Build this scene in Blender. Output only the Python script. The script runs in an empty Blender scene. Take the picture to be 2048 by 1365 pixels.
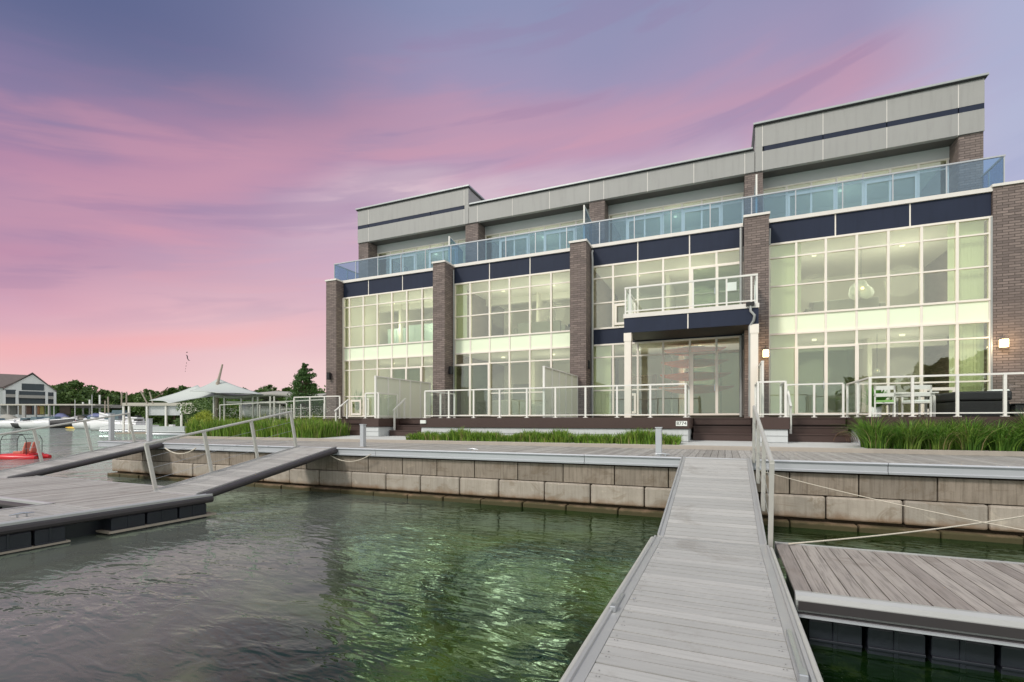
import bpy, math, random
from mathutils import Vector, Matrix
random.seed(7)
R = math.radians
scene = bpy.context.scene
col = scene.collection

# ---------------------------------------------------------------- camera
# X runs along the quay, Y away from the quay towards the houses, Z up; the eye is the origin, water at -2.1
A = R(23.37); SA, CA = math.sin(A), math.cos(A); F = 986.0; U0, V0 = 1024.0, 842.0
cd = bpy.data.cameras.new("camera"); cam = bpy.data.objects.new("camera", cd); col.objects.link(cam)
cam.location = (0, 0, 0); cam.rotation_euler = (R(90), 0, A)
cd.sensor_width = 36; cd.lens = F / 2048 * 36; cd.shift_y = (V0 - 682.5) / 2048
cd.clip_start = 0.05; cd.clip_end = 3000
scene.camera = cam
scene.view_settings.view_transform = 'Standard'; scene.view_settings.look = 'None'
scene.view_settings.gamma = 1; scene.view_settings.exposure = 0
scene.cycles.max_bounces = 8; scene.cycles.transparent_max_bounces = 24

def X(u, Y):
    d = (u - U0) / F; return Y * (-SA + CA * d) / (CA + SA * d)
def Z(u, v, Y):
    return (V0 - v) / F * Y / (CA + SA * (u - U0) / F)
def W(u, v, t):
    d = (u - U0) / F
    return Vector((t * (-SA + CA * d), t * (CA + SA * d), (V0 - v) / F * t))

# ---------------------------------------------------------------- sky
def srgb(r, g, b, k=1.0):
    f = lambda c: (c / 255 / 12.92 if c / 255 <= .04045 else ((c / 255 + .055) / 1.055) ** 2.4)
    return (f(r) * k, f(g) * k, f(b) * k, 1)
class NT:
    def __init__(s, tree): s.t = tree; s.n = tree.nodes; s.l = tree.links
    def new(s, typ, **kw):
        n = s.n.new(typ)
        for k, v in kw.items():
            if k == 'ins':
                for a, b in v.items():
                    if hasattr(b, 'is_output') : s.l.new(b, n.inputs[a])
                    else: n.inputs[a].default_value = b
            else: setattr(n, k, v)
        return n
    def math(s, op, a, b=0.0, c=None, clamp=False):
        n = s.n.new('ShaderNodeMath'); n.operation = op; n.use_clamp = clamp
        for i, x in enumerate((a, b) if c is None else (a, b, c)):
            if hasattr(x, 'is_output'): s.l.new(x, n.inputs[i])
            else: n.inputs[i].default_value = x
        return n.outputs[0]
    def mix(s, fac, a, b, mode='MIX'):
        n = s.n.new('ShaderNodeMix'); n.data_type = 'RGBA'; n.blend_type = mode
        for i, x in ((0, fac), (6, a), (7, b)):
            if hasattr(x, 'is_output'): s.l.new(x, n.inputs[i])
            else: n.inputs[i].default_value = x
        return n.outputs[2]
    def ramp(s, fac, stops, interp='LINEAR'):
        n = s.n.new('ShaderNodeValToRGB'); e = n.color_ramp.elements; n.color_ramp.interpolation = interp
        while len(e) < len(stops): e.new(0.5)
        for k, (p, c) in zip(e, stops): k.position = p; k.color = c if len(c) == 4 else (*c, 1)
        s.l.new(fac, n.inputs[0]); return n.outputs[0]
    def smooth(s, x, lo, hi):
        n = s.n.new('ShaderNodeMapRange'); n.interpolation_type = 'SMOOTHSTEP'
        s.l.new(x, n.inputs[0]); n.inputs[1].default_value = lo; n.inputs[2].default_value = hi
        return n.outputs[0]
    def noise(s, vec, scale, detail=3, rough=.5, dist=0.0):
        n = s.n.new('ShaderNodeTexNoise'); s.l.new(vec, n.inputs['Vector'])
        n.inputs['Scale'].default_value = scale; n.inputs['Detail'].default_value = detail
        n.inputs['Roughness'].default_value = rough; n.inputs['Distortion'].default_value = dist
        return n.outputs[0]
    def comb(s, x, y, z=0.0):
        n = s.n.new('ShaderNodeCombineXYZ')
        for i, q in enumerate((x, y, z)):
            if hasattr(q, 'is_output'): s.l.new(q, n.inputs[i])
            else: n.inputs[i].default_value = q
        return n.outputs[0]

world = bpy.data.worlds.new("World"); scene.world = world; world.use_nodes = True
w = NT(world.node_tree); w.n.clear()
tc = w.new('ShaderNodeTexCoord').outputs['Generated']
def wdot(v):
    n = w.new('ShaderNodeVectorMath', operation='DOT_PRODUCT'); w.l.new(tc, n.inputs[0]); n.inputs[1].default_value = v
    return n.outputs['Value']
dF, dR, dZ = wdot((-SA, CA, 0)), wdot((CA, SA, 0)), wdot((0, 0, 1))
az = w.math('ARCTAN2', dR, dF)
el = w.math('ARCSINE', dZ)
# slow warp and stretched streaks, lines dip towards the left
tilt = w.math('SUBTRACT', el, w.math('MULTIPLY', az, 0.16))
wp = w.noise(w.comb(w.math('MULTIPLY', az, 1.1), w.math('MULTIPLY', tilt, 3.0)), 1.6, 3, .5)
s1 = w.noise(w.comb(w.math('MULTIPLY', az, .75), w.math('MULTIPLY', tilt, 4.2), 3.7), 1.5, 4, .5, .3)
elw = w.math('ADD', el, w.math('MULTIPLY', w.math('SUBTRACT', wp, .5), 0.20))
D = lambda d: max(0.0, min(1.0, (d + 2) / 62))
e01 = w.math('DIVIDE', w.math('ADD', elw, R(2)), R(62), clamp=True)
base = w.ramp(e01, [(0, srgb(246, 196, 188)), (D(4), srgb(242, 194, 194)), (D(9), srgb(234, 188, 200)), (D(15), srgb(222, 184, 204)),
                    (D(21), srgb(204, 170, 196)), (D(27), srgb(182, 154, 188)), (D(33), srgb(158, 144, 184)), (D(40), srgb(134, 140, 182)), (1, srgb(120, 142, 184))])
# darker, more saturated to the left
leftness = w.math('SUBTRACT', 1.0, w.smooth(az, -0.95, 0.05))
violet = w.ramp(e01, [(0, srgb(248, 194, 182)), (D(4), srgb(240, 178, 180)), (D(8), srgb(212, 146, 172)), (D(13), srgb(170, 120, 162)), (D(19), srgb(156, 116, 162)),
                      (D(25), srgb(128, 108, 158)), (D(31), srgb(96, 104, 150)), (1, srgb(80, 102, 146))])
c1 = w.mix(w.math('MULTIPLY', leftness, .85), base, violet)
# pink streaks
band = w.math('MULTIPLY', w.smooth(el, R(3), R(9)), w.math('SUBTRACT', 1.0, w.smooth(el, R(25), R(34))))
stk = w.math('MULTIPLY', w.smooth(s1, .50, .68), band)
c2 = w.mix(w.math('MULTIPLY', stk, .42), c1, srgb(214, 136, 164))
# pale lavender veils
stk2 = w.math('MULTIPLY', w.smooth(s1, .48, .32), band)
c3 = w.mix(w.math('MULTIPLY', stk2, .45), c2, srgb(196, 176, 206))
# main pink band rising from the left to the right, feathered by the streak noise
s2 = w.noise(w.comb(w.math('MULTIPLY', az, 1.3), w.math('MULTIPLY', tilt, 11.0), 9.1), 1.7, 5, .55, .3)
elc = w.math('ADD', R(30.5), w.math('MULTIPLY', w.math('MINIMUM', w.math('ADD', az, R(18)), 0.0), .50))
dd = w.math('SUBTRACT', w.math('ADD', elw, w.math('MULTIPLY', w.math('SUBTRACT', s2, .5), .16)), elc)
bnd = w.math('SUBTRACT', 1.0, w.smooth(w.math('ABSOLUTE', dd), 0.0, R(4.5)))
c3 = w.mix(w.math('MULTIPLY', bnd, .50), c3, srgb(204, 144, 170))
veil = w.math('SUBTRACT', 1.0, w.smooth(w.math('ABSOLUTE', w.math('ADD', dd, R(8.0))), 0.0, R(5.5)))
c3 = w.mix(w.math('MULTIPLY', w.math('MULTIPLY', veil, w.smooth(az, -.55, -.15)), .75), c3, srgb(222, 194, 206))
fs2 = w.math('MULTIPLY', w.smooth(s2, .52, .66), band)
c3 = w.mix(w.math('MULTIPLY', fs2, .26), c3, srgb(224, 150, 168))
fs3 = w.math('MULTIPLY', w.smooth(s2, .47, .36), w.smooth(el, R(6), R(14)))
c3 = w.mix(w.math('MULTIPLY', fs3, .30), c3, srgb(146, 122, 168))
dk_ = w.math('MULTIPLY', w.smooth(el, R(24), R(34)), w.math('SUBTRACT', 1.0, w.smooth(az, -.75, -.1)))
c3 = w.mix(w.math('MULTIPLY', dk_, .7), c3, srgb(66, 86, 136))
glow = w.math('MULTIPLY', w.math('SUBTRACT', 1.0, w.smooth(el, R(1), R(18))), w.math('SUBTRACT', 1.0, w.smooth(w.math('ABSOLUTE', w.math('ADD', az, .40)), .02, .42)))
c3 = w.mix(w.math('MULTIPLY', glow, .8), c3, srgb(244, 210, 208))
# blue-lavender opening on the far right
rightn = w.math('MULTIPLY', w.smooth(az, R(34), R(46)), w.smooth(el, R(10), R(16)))
c4 = w.mix(w.math('MULTIPLY', rightn, .8), c3, srgb(160, 176, 214))
# thin salmon streak low on the left
lowc = w.math('ABSOLUTE', w.math('SUBTRACT', tilt, w.math('ADD', R(13.5), w.math('MULTIPLY', w.math('SUBTRACT', wp, .5), .12))))
low = w.math('MULTIPLY', w.math('SUBTRACT', 1.0, w.smooth(lowc, 0.0, R(2.2))), w.math('SUBTRACT', 1.0, w.smooth(az, R(-34), R(-14))))
c5 = w.mix(w.math('MULTIPLY', low, .5), c4, srgb(248, 164, 164))
# overhead and behind: even bright overcast that lights the quay
back = w.math('SUBTRACT', 1.0, w.smooth(dF, -0.25, 0.30))
bn = w.noise(tc, 2.2, 4, .5)
bcol = w.mix(bn, (0.62, 0.67, 0.74, 1), (1.32, 1.28, 1.20, 1))
c5 = w.new('ShaderNodeHueSaturation', ins={'Saturation': .86, 'Color': c5}).outputs[0]
c6 = w.mix(back, c5, bcol)
zen = w.smooth(el, R(46), R(70))
c7 = w.mix(zen, c6, (0.78, 0.82, 0.90, 1))
bg = w.new('ShaderNodeBackground', ins={'Color': c7, 'Strength': 1.0})
w.l.new(bg.outputs[0], w.new('ShaderNodeOutputWorld').inputs[0])

sd = bpy.data.lights.new("sun", 'SUN'); sun = bpy.data.objects.new("sun", sd); col.objects.link(sun)
sd.energy = 2.1; sd.angle = R(10); sd.color = (1, .95, .88)
sun.rotation_euler = (R(48), 0, R(-28))

# ---------------------------------------------------------------- helpers
class MB:
    def __init__(s): s.v = []; s.f = []; s.sm = set()
    def add(s, vs, fs, smooth=False):
        o = len(s.v); s.v += [tuple(p) for p in vs]
        for f in fs:
            if smooth: s.sm.add(len(s.f))
            s.f.append(tuple(i + o for i in f))
        return s
    def box(s, x0, x1, y0, y1, z0, z1):
        x0, x1 = min(x0, x1), max(x0, x1); y0, y1 = min(y0, y1), max(y0, y1); z0, z1 = min(z0, z1), max(z0, z1)
        return s.add([(x0, y0, z0), (x1, y0, z0), (x1, y1, z0), (x0, y1, z0), (x0, y0, z1), (x1, y0, z1), (x1, y1, z1), (x0, y1, z1)],
                     [(0, 3, 2, 1), (4, 5, 6, 7), (0, 1, 5, 4), (1, 2, 6, 5), (2, 3, 7, 6), (3, 0, 4, 7)])
    def hexa(s, p):      # 8 points, bottom ring then top ring
        return s.add(p, [(0, 3, 2, 1), (4, 5, 6, 7), (0, 1, 5, 4), (1, 2, 6, 5), (2, 3, 7, 6), (3, 0, 4, 7)])
    def bar(s, p, q, wd, ht, up=(0, 0, 1)):
        p, q, up = Vector(p), Vector(q), Vector(up)
        d = (q - p).normalized()
        if abs(d.dot(up)) > .99: up = Vector((0, 1, 0))
        r = d.cross(up).normalized(); n = r.cross(d).normalized()
        a = [p - r * wd / 2 - n * ht / 2, p + r * wd / 2 - n * ht / 2, p + r * wd / 2 + n * ht / 2, p - r * wd / 2 + n * ht / 2]
        b = [x + (q - p) for x in a]
        return s.add(a + b, [(0, 1, 2, 3), (7, 6, 5, 4), (0, 4, 5, 1), (1, 5, 6, 2), (2, 6, 7, 3), (3, 7, 4, 0)])
    def tube(s, pts, r, n=8, cap=True):
        pts = [Vector(p) for p in pts]; m = len(pts)
        rs = r if isinstance(r, (list, tuple)) else [r] * m
        ring = []; up = None
        for i in range(m):
            d = (pts[min(i + 1, m - 1)] - pts[max(i - 1, 0)]).normalized()
            if up is None: up = Vector((0, 0, 1)) if abs(d.z) < .9 else Vector((1, 0, 0))
            a = d.cross(up).normalized(); b = a.cross(d).normalized(); up = b
            ring += [pts[i] + (a * math.cos(k * 2 * math.pi / n) + b * math.sin(k * 2 * math.pi / n)) * rs[i] for k in range(n)]
        fs = [(i * n + k, i * n + (k + 1) % n, (i + 1) * n + (k + 1) % n, (i + 1) * n + k) for i in range(m - 1) for k in range(n)]
        s.add(ring, fs, True)
        if cap: s.add(ring[:n], [tuple(reversed(range(n)))]); s.add(ring[-n:], [tuple(range(n))])
        return s
    def prism(s, poly, z0, z1):
        n = len(poly)
        return s.add([(x, y, z0) for x, y in poly] + [(x, y, z1) for x, y in poly],
                     [tuple(reversed(range(n))), tuple(range(n, 2 * n))] + [(i, (i + 1) % n, n + (i + 1) % n, n + i) for i in range(n)])
    def extr(s, prof, p, q, r, n):   # profile (a,b) in axes r,n swept from p to q
        p, q, r, n = Vector(p), Vector(q), Vector(r), Vector(n)
        k = len(prof); a = [p + r * x + n * y for x, y in prof]; b = [q + r * x + n * y for x, y in prof]
        return s.add(a + b, [tuple(reversed(range(k))), tuple(range(k, 2 * k))] + [(i, (i + 1) % k, k + (i + 1) % k, k + i) for i in range(k)])
    def loft(s, rings, smooth=True, closed=True, caps=True):
        n = len(rings[0]); v = [p for r in rings for p in r]; fs = []
        for i in range(len(rings) - 1):
            for k in range(n if closed else n - 1):
                fs.append((i * n + k, i * n + (k + 1) % n, (i + 1) * n + (k + 1) % n, (i + 1) * n + k))
        s.add(v, fs, smooth)
        if caps: s.add(rings[0], [tuple(reversed(range(n)))]); s.add(rings[-1], [tuple(range(n))])
        return s
    def ball(s, c, r, seg=10, rings=6):
        rx, ry, rz = r if isinstance(r, (tuple, list)) else (r, r, r)
        rr = [[(c[0] + rx * math.cos(2 * math.pi * k / seg) * math.sin(math.pi * j / rings), c[1] + ry * math.sin(2 * math.pi * k / seg) * math.sin(math.pi * j / rings),
                c[2] - rz * math.cos(math.pi * j / rings)) for k in range(seg)] for j in range(rings + 1)]
        return s.loft(rr, True, True, False)
    def build(s, name, mat, parent=None, bevel=0.0):
        off = Vector((0, 0, 0)); q = parent
        while q: off += q.location; q = q.parent
        me = bpy.data.meshes.new(name); me.from_pydata([tuple(Vector(p) - off) for p in s.v], [], s.f)
        for i in s.sm: me.polygons[i].use_smooth = True
        me.materials.append(mat); me.update()
        o = bpy.data.objects.new(name, me); col.objects.link(o)
        if parent: o.parent = parent
        if bevel:
            b = o.modifiers.new('bevel', 'BEVEL'); b.width = bevel; b.segments = 2; b.limit_method = 'ANGLE'
        return o
def tag(o, label, cat, group=None):
    o['label'] = label; o['category'] = cat
    if group: o['group'] = group
    return o
def thing(name, label, cat, loc=(0, 0, 0), group=None):
    o = bpy.data.objects.new(name, None); col.objects.link(o); o.location = loc; o.empty_display_size = .2
    return tag(o, label, cat, group)
def struct(o, kind='structure'): o['kind'] = kind; return o
def copy_tree(o, parent=None):
    c = o.copy(); col.objects.link(c); c.parent = parent
    for ch in list(o.children): copy_tree(ch, c)
    return c

# ---------------------------------------------------------------- materials
def mat(name):
    m = bpy.data.materials.new(name); m.use_nodes = True; n = NT(m.node_tree)
    return m, n, n.n['Principled BSDF']
def pmat(name, c, rough=.5, metal=0.0, var=.12, nscale=6.0, bump=0.0, bscale=40.0, emis=0.0, spec=.5, streak=0.0):
    m, n, p = mat(name)
    oc = n.new('ShaderNodeTexCoord').outputs['Object']
    c = (*c, 1) if len(c) == 3 else c
    nz = n.noise(oc, nscale, 4, .6)
    lo = tuple(x * (1 - var) for x in c[:3]) + (1,); hi = tuple(min(1, x * (1 + var)) for x in c[:3]) + (1,)
    cc = n.mix(nz, lo, hi)
    if streak:
        sp = n.new('ShaderNodeSeparateXYZ', ins={0: n.new('ShaderNodeNewGeometry').outputs['Position']}).outputs
        st = n.noise(n.comb(n.math('MULTIPLY', n.math('ADD', sp[0], sp[1]), 6.0), n.math('MULTIPLY', sp[2], .5)), 1.0, 5, .65)
        cc = n.mix(n.math('MULTIPLY', n.smooth(st, .45, .75), streak), cc, tuple(x * .55 for x in c[:3]) + (1,))
    n.l.new(cc, p.inputs['Base Color'])
    p.inputs['Roughness'].default_value = rough; p.inputs['Metallic'].default_value = metal
    p.inputs['Specular IOR Level'].default_value = spec
    if bump:
        b = n.new('ShaderNodeBump', ins={'Height': n.noise(oc, bscale, 3), 'Strength': bump, 'Distance': .01}); n.l.new(b.outputs[0], p.inputs['Normal'])
    if emis:
        p.inputs['Emission Color'].default_value = c; p.inputs['Emission Strength'].default_value = emis
    return m
def glass(name, tint, refl=.08, rough=.0, gloss=(1, 1, 1, 1)):
    m, n, p = mat(name); n.n.remove(p)
    ge = n.new('ShaderNodeNewGeometry').outputs
    dt = n.new('ShaderNodeVectorMath', operation='DOT_PRODUCT'); n.l.new(ge['Incoming'], dt.inputs[0]); n.l.new(ge['Normal'], dt.inputs[1])
    cs = n.math('SUBTRACT', 1.0, n.math('ABSOLUTE', dt.outputs['Value']))
    fac = n.math('ADD', n.math('MULTIPLY', n.math('POWER', cs, 5.0), .92), .04 + refl, clamp=True)
    tr = n.new('ShaderNodeBsdfTransparent', ins={'Color': tint}).outputs[0]
    oc = n.new('ShaderNodeTexCoord').outputs['Object']
    bmp = n.new('ShaderNodeBump', ins={'Height': n.noise(oc, 1.3, 1), 'Strength': .06, 'Distance': .05})
    gl = n.new('ShaderNodeBsdfGlossy', ins={'Color': gloss, 'Roughness': rough, 'Normal': bmp.outputs[0]}).outputs[0]
    mx = n.new('ShaderNodeMixShader', ins={0: fac, 1: tr, 2: gl})
    n.l.new(mx.outputs[0], n.n['Material Output'].inputs[0]); return m
def frosted(name, c, trans=.5):
    m, n, p = mat(name); n.n.remove(p)
    tr = n.new('ShaderNodeBsdfTransparent', ins={'Color': (*c, 1)}).outputs[0]
    df = n.new('ShaderNodeBsdfTranslucent', ins={'Color': (*c, 1)}).outputs[0]
    d2 = n.new('ShaderNodeBsdfPrincipled', ins={'Base Color': (*c, 1), 'Roughness': .35}).outputs[0]
    a = n.new('ShaderNodeMixShader', ins={0: .5, 1: df, 2: d2}).outputs[0]
    b = n.new('ShaderNodeMixShader', ins={0: 1 - trans, 1: tr, 2: a})
    n.l.new(b.outputs[0], n.n['Material Output'].inputs[0]); return m
def plankmat(name, axis, pitch, offs, c0, c1, dark=.6, graink=.7):
    """axis: 0 = boards lie side by side along X (run along Y), 1 = side by side along Y"""
    m, n, p = mat(name)
    oc = n.new('ShaderNodeNewGeometry').outputs['Position']
    sp = n.new('ShaderNodeSeparateXYZ', ins={0: oc}).outputs
    a, b = (sp[0], sp[1]) if axis == 0 else (sp[1], sp[0])
    idn = n.math('FLOOR', n.math('DIVIDE', n.math('SUBTRACT', a, offs), pitch))
    wn = n.new('ShaderNodeTexWhiteNoise', noise_dimensions='1D', ins={'W': idn}).outputs[0]
    wn2 = n.new('ShaderNodeTexWhiteNoise', noise_dimensions='1D', ins={'W': n.math('ADD', idn, 57.3)}).outputs[0]
    g = n.comb(n.math('MULTIPLY', a, 42.0), n.math('ADD', n.math('MULTIPLY', b, 1.6), n.math('MULTIPLY', wn, 40.0)))
    gr = n.noise(g, 1.0, 6, .62, .6)
    g2 = n.comb(n.math('MULTIPLY', a, 150.0), n.math('ADD', n.math('MULTIPLY', b, 5.0), n.math('MULTIPLY', wn2, 20.0)))
    fine = n.noise(g2, 1.0, 3, .6)
    cc = n.mix(n.smooth(wn, 0, 1), c0, c1)
    cc = n.mix(n.math('MULTIPLY', n.smooth(gr, .42, .70), graink), cc, tuple(x * dark for x in c0[:3]) + (1,))
    cc = n.mix(n.math('MULTIPLY', n.smooth(fine, .5, .75), .25), cc, tuple(x * .7 for x in c1[:3]) + (1,))
    stain = n.noise(oc, 1.3, 6, .7, .5)
    cc = n.mix(n.math('MULTIPLY', n.smooth(stain, .52, .66), .5), cc, (c0[0] * .70, c0[1] * .66, c0[2] * .62, 1))
    cc = n.mix(n.math('MULTIPLY', n.smooth(stain, .42, .30), .4), cc, (c1[0] * 1.12, c1[1] * 1.12, c1[2] * 1.12, 1))
    hs = n.new('ShaderNodeHueSaturation', ins={'Value': n.math('ADD', .93, n.math('MULTIPLY', wn2, .14)), 'Color': cc}).outputs[0]
    n.l.new(hs, p.inputs['Base Color']); p.inputs['Roughness'].default_value = .75
    bp = n.new('ShaderNodeBump', ins={'Height': n.math('ADD', gr, n.math('MULTIPLY', fine, .5)), 'Strength': .35, 'Distance': .004})
    n.l.new(bp.outputs[0], p.inputs['Normal']); return m

M = {}
M['wood_dock'] = plankmat('weathered decking across', 1, .14, 0, (.385, .38, .36, 1), (.45, .44, .415, 1), .66, .42)
M['wood_side'] = plankmat('weathered decking along', 0, .15, 0, (.27, .235, .21, 1), (.40, .36, .32, 1), .5)
M['wood_left'] = plankmat('weathered decking left', 1, .14, 0, (.34, .33, .31, 1), (.42, .405, .38, 1))
M['wood_walk'] = plankmat('boardwalk decking', 0, .15, 0, (.31, .29, .265, 1), (.42, .40, .37, 1), .55)
M['alu'] = pmat('aluminium edge', (.44, .44, .43), .42, .35, .07, 3, .15, 60)
M['alu_pale'] = pmat('pale aluminium edge', (.47, .485, .51), .45, .2, .06, 2)
M['rail_grey'] = pmat('galvanised railing', (.52, .51, .47), .5, .25, .12, 9)
M['bumper'] = pmat('dark rubber bumper', (.045, .038, .04), .42, 0, .25, 2)
M['float'] = pmat('black plastic float', (.016, .018, .026), .35, 0, .4, 3, .4, 12)
M['white'] = pmat('cream painted frame', (.88, .81, .72), .45, 0, .05, 3)
M['white_rail'] = pmat('white painted railing', (.80, .78, .73), .4, 0, .04, 3)
M['white_cool'] = pmat('white coping', (.76, .72, .67), .5, 0, .06, 2)
M['navy'] = pmat('navy cladding panel', (.020, .027, .052), .62, 0, .18, 1.0, streak=.3, spec=.25)
M['grey_clad'] = pmat('grey cladding panel', (.345, .34, .325), .55, 0, .06, .8, streak=.25)
M['grey_wall'] = pmat('light grey panel wall', (.56, .56, .54), .6, 0, .04, .8)
M['soffit'] = pmat('dark soffit', (.10, .095, .085), .7, 0, .15, 4)
M['black'] = pmat('black metal', (.014, .014, .015), .6, 0, .2, 5)
M['flash'] = pmat('roof flashing', (.42, .44, .44), .35, .5, .08, 2)
M['steel'] = pmat('stainless steel', (.5, .52, .54), .3, .8, .1, 8)
M['brown'] = pmat('brown composite board', (.060, .034, .028), .55, 0, .10, 2, .2, 30)
M['siding'] = pmat('light siding', (.54, .56, .56), .55, 0, .08, 2, streak=.3)
M['path'] = pmat('pale concrete', (.52, .52, .50), .8, 0, .10, 1.5, .3, 60)
M['kerb'] = pmat('beige kerb', (.40, .36, .31), .8, 0, .16, 2.5, .4, 50)
M['soil'] = pmat('garden soil', (.07, .05, .03), .95, 0, .4, 5, .5, 30)
M['pipe'] = pmat('grey downpipe', (.40, .41, .40), .45, .3, .2, 3)
M['lamp_on'] = pmat('lit lamp glass', (1, .72, .38), .4, 0, 0, 1, 0, 1, 3.2)
M['ceil_on'] = pmat('ceiling light', (1, .93, .78), .4, 0, 0, 1, 0, 1, 1.1)
M['room'] = pmat('cream room wall', (.76, .74, .64), .8, 0, .03, .5)
M['room_floor'] = pmat('room floor', (.38, .33, .25), .5, 0, .1, 2)
M['room_ceil'] = pmat('room ceiling', (.74, .73, .66), .8, 0, .03, .5)
M['rope'] = pmat('pale rope', (.62, .56, .46), .8, 0, .2, 30)
M['red'] = pmat('red plastic', (.62, .012, .02), .35, 0, .08, 5)
M['orange'] = pmat('orange plastic', (.85, .14, .02), .4, 0, .08, 5)
M['seatred'] = pmat('faded red seat', (.62, .17, .12), .5)
M['yellow'] = pmat('yellow plastic', (.80, .48, .03), .4, 0, .1, 5)
M['gel'] = pmat('white gelcoat', (.74, .74, .74), .3, 0, .05, 2)
M['hull_dark'] = pmat('dark hull', (.018, .018, .02), .6, 0, .15, 2)
M['cover_blue'] = pmat('faded blue boat cover', (.16, .18, .34), .8, 0, .15, 4)
M['cover_grey'] = pmat('grey canvas', (.33, .32, .29), .8, 0, .15, 3)
M['beige'] = pmat('beige panel', (.50, .47, .40), .7, 0, .08, 2)
M['shingle'] = pmat('brown shingle roof', (.15, .125, .115), .85, 0, .18, 1.0, .4, 8)
M['stucco'] = pmat('white stucco', (.66, .68, .66), .8, 0, .04, 1)
M['win_dark'] = pmat('dark window glass', (.10, .15, .17), .12, 0, .4, .6)
M['win_house'] = pmat('shaded window glass', (.035, .05, .06), .45, 0, .6, .25)  # darker glass colour for the far house windows
M['blade_left'] = None
M['bark'] = pmat('bark', (.13, .09, .06), .9, 0, .25, 8, .5, 30)
M['plant_green'] = pmat('houseplant leaf', (.12, .30, .05), .6, 0, .2, 6)
M['green_cush'] = pmat('green cushion', (.28, .52, .16), .8, 0, .08, 6)
M['sailcloth'] = pmat('grey green shade cloth', (.48, .51, .48), .75, 0, .06, 2)
M['timber'] = pmat('weathered post timber', (.36, .31, .25), .85, 0, .2, 6)
M['lawn'] = pmat('lawn', (.07, .13, .03), .95, 0, .3, 3, .4, 20)
M['ghost'] = pmat('white paper', (.85, .88, .84), .7, 0, .02, 3)
M['ink'] = pmat('black lettering', (.015, .015, .015), .6, 0, 0, 3)
M['teal'] = pmat('pale teal kitchen fronts', (.45, .60, .57), .5, 0, .1, 2)
M['spandrel'] = pmat('mint spandrel glass', (.87, .95, .72), .35, 0, .04, .4)
M['gl_win'] = glass('green tinted window glass', (.90, .94, .84, 1), .11, .0, (1, 1, .95, 1))
M['gl_door'] = glass('door glass', (.74, .79, .72, 1), .06)
M['gl_blue'] = glass('blue green railing glass', (.60, .74, .84, 1), .06, .0, (.82, .91, 1, 1))
M['gl_clear'] = glass('clear railing glass', (.95, .975, .96, 1), -.02)
M['frost'] = frosted('frosted screen glass', (.80, .81, .72), .12)
M['curtain'] = frosted('pale green vertical blind', (.95, .98, .86), .05)

def brick(name, c1, c2, mortar):
    m, n, p = mat(name)
    pos = n.new('ShaderNodeNewGeometry').outputs['Position']
    sp = n.new('ShaderNodeSeparateXYZ', ins={0: pos}).outputs
    v = n.comb(n.math('ADD', sp[0], sp[1]), sp[2])
    br = n.new('ShaderNodeTexBrick', ins={'Vector': v, 'Color1': c1, 'Color2': c2, 'Mortar': mortar, 'Scale': 1.0, 'Mortar Size': .009,
                                          'Mortar Smooth': .2, 'Bias': -.1, 'Brick Width': .30, 'Row Height': .088})
    nz = n.noise(pos, 1.1, 4, .6); nf = n.noise(pos, 18, 4, .7)
    c = n.mix(n.math('MULTIPLY', n.smooth(nz, .4, .65), .5), br.outputs[0], tuple(x * .62 for x in c1[:3]) + (1,))
    c = n.mix(n.math('MULTIPLY', nf, .35), c, (.05, .035, .03, 1))
    n.l.new(c, p.inputs['Base Color']); p.inputs['Roughness'].default_value = .85
    h = n.math('ADD', n.math('MULTIPLY', br.outputs[1], -1.0), n.math('MULTIPLY', nf, .6))
    n.l.new(n.new('ShaderNodeBump', ins={'Height': h, 'Strength': .8, 'Distance': .012}).outputs[0], p.inputs['Normal'])
    return m
M['brick'] = brick('brown grey brick', (.31, .245, .22, 1), (.17, .135, .125, 1), (.085, .068, .06, 1))

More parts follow.
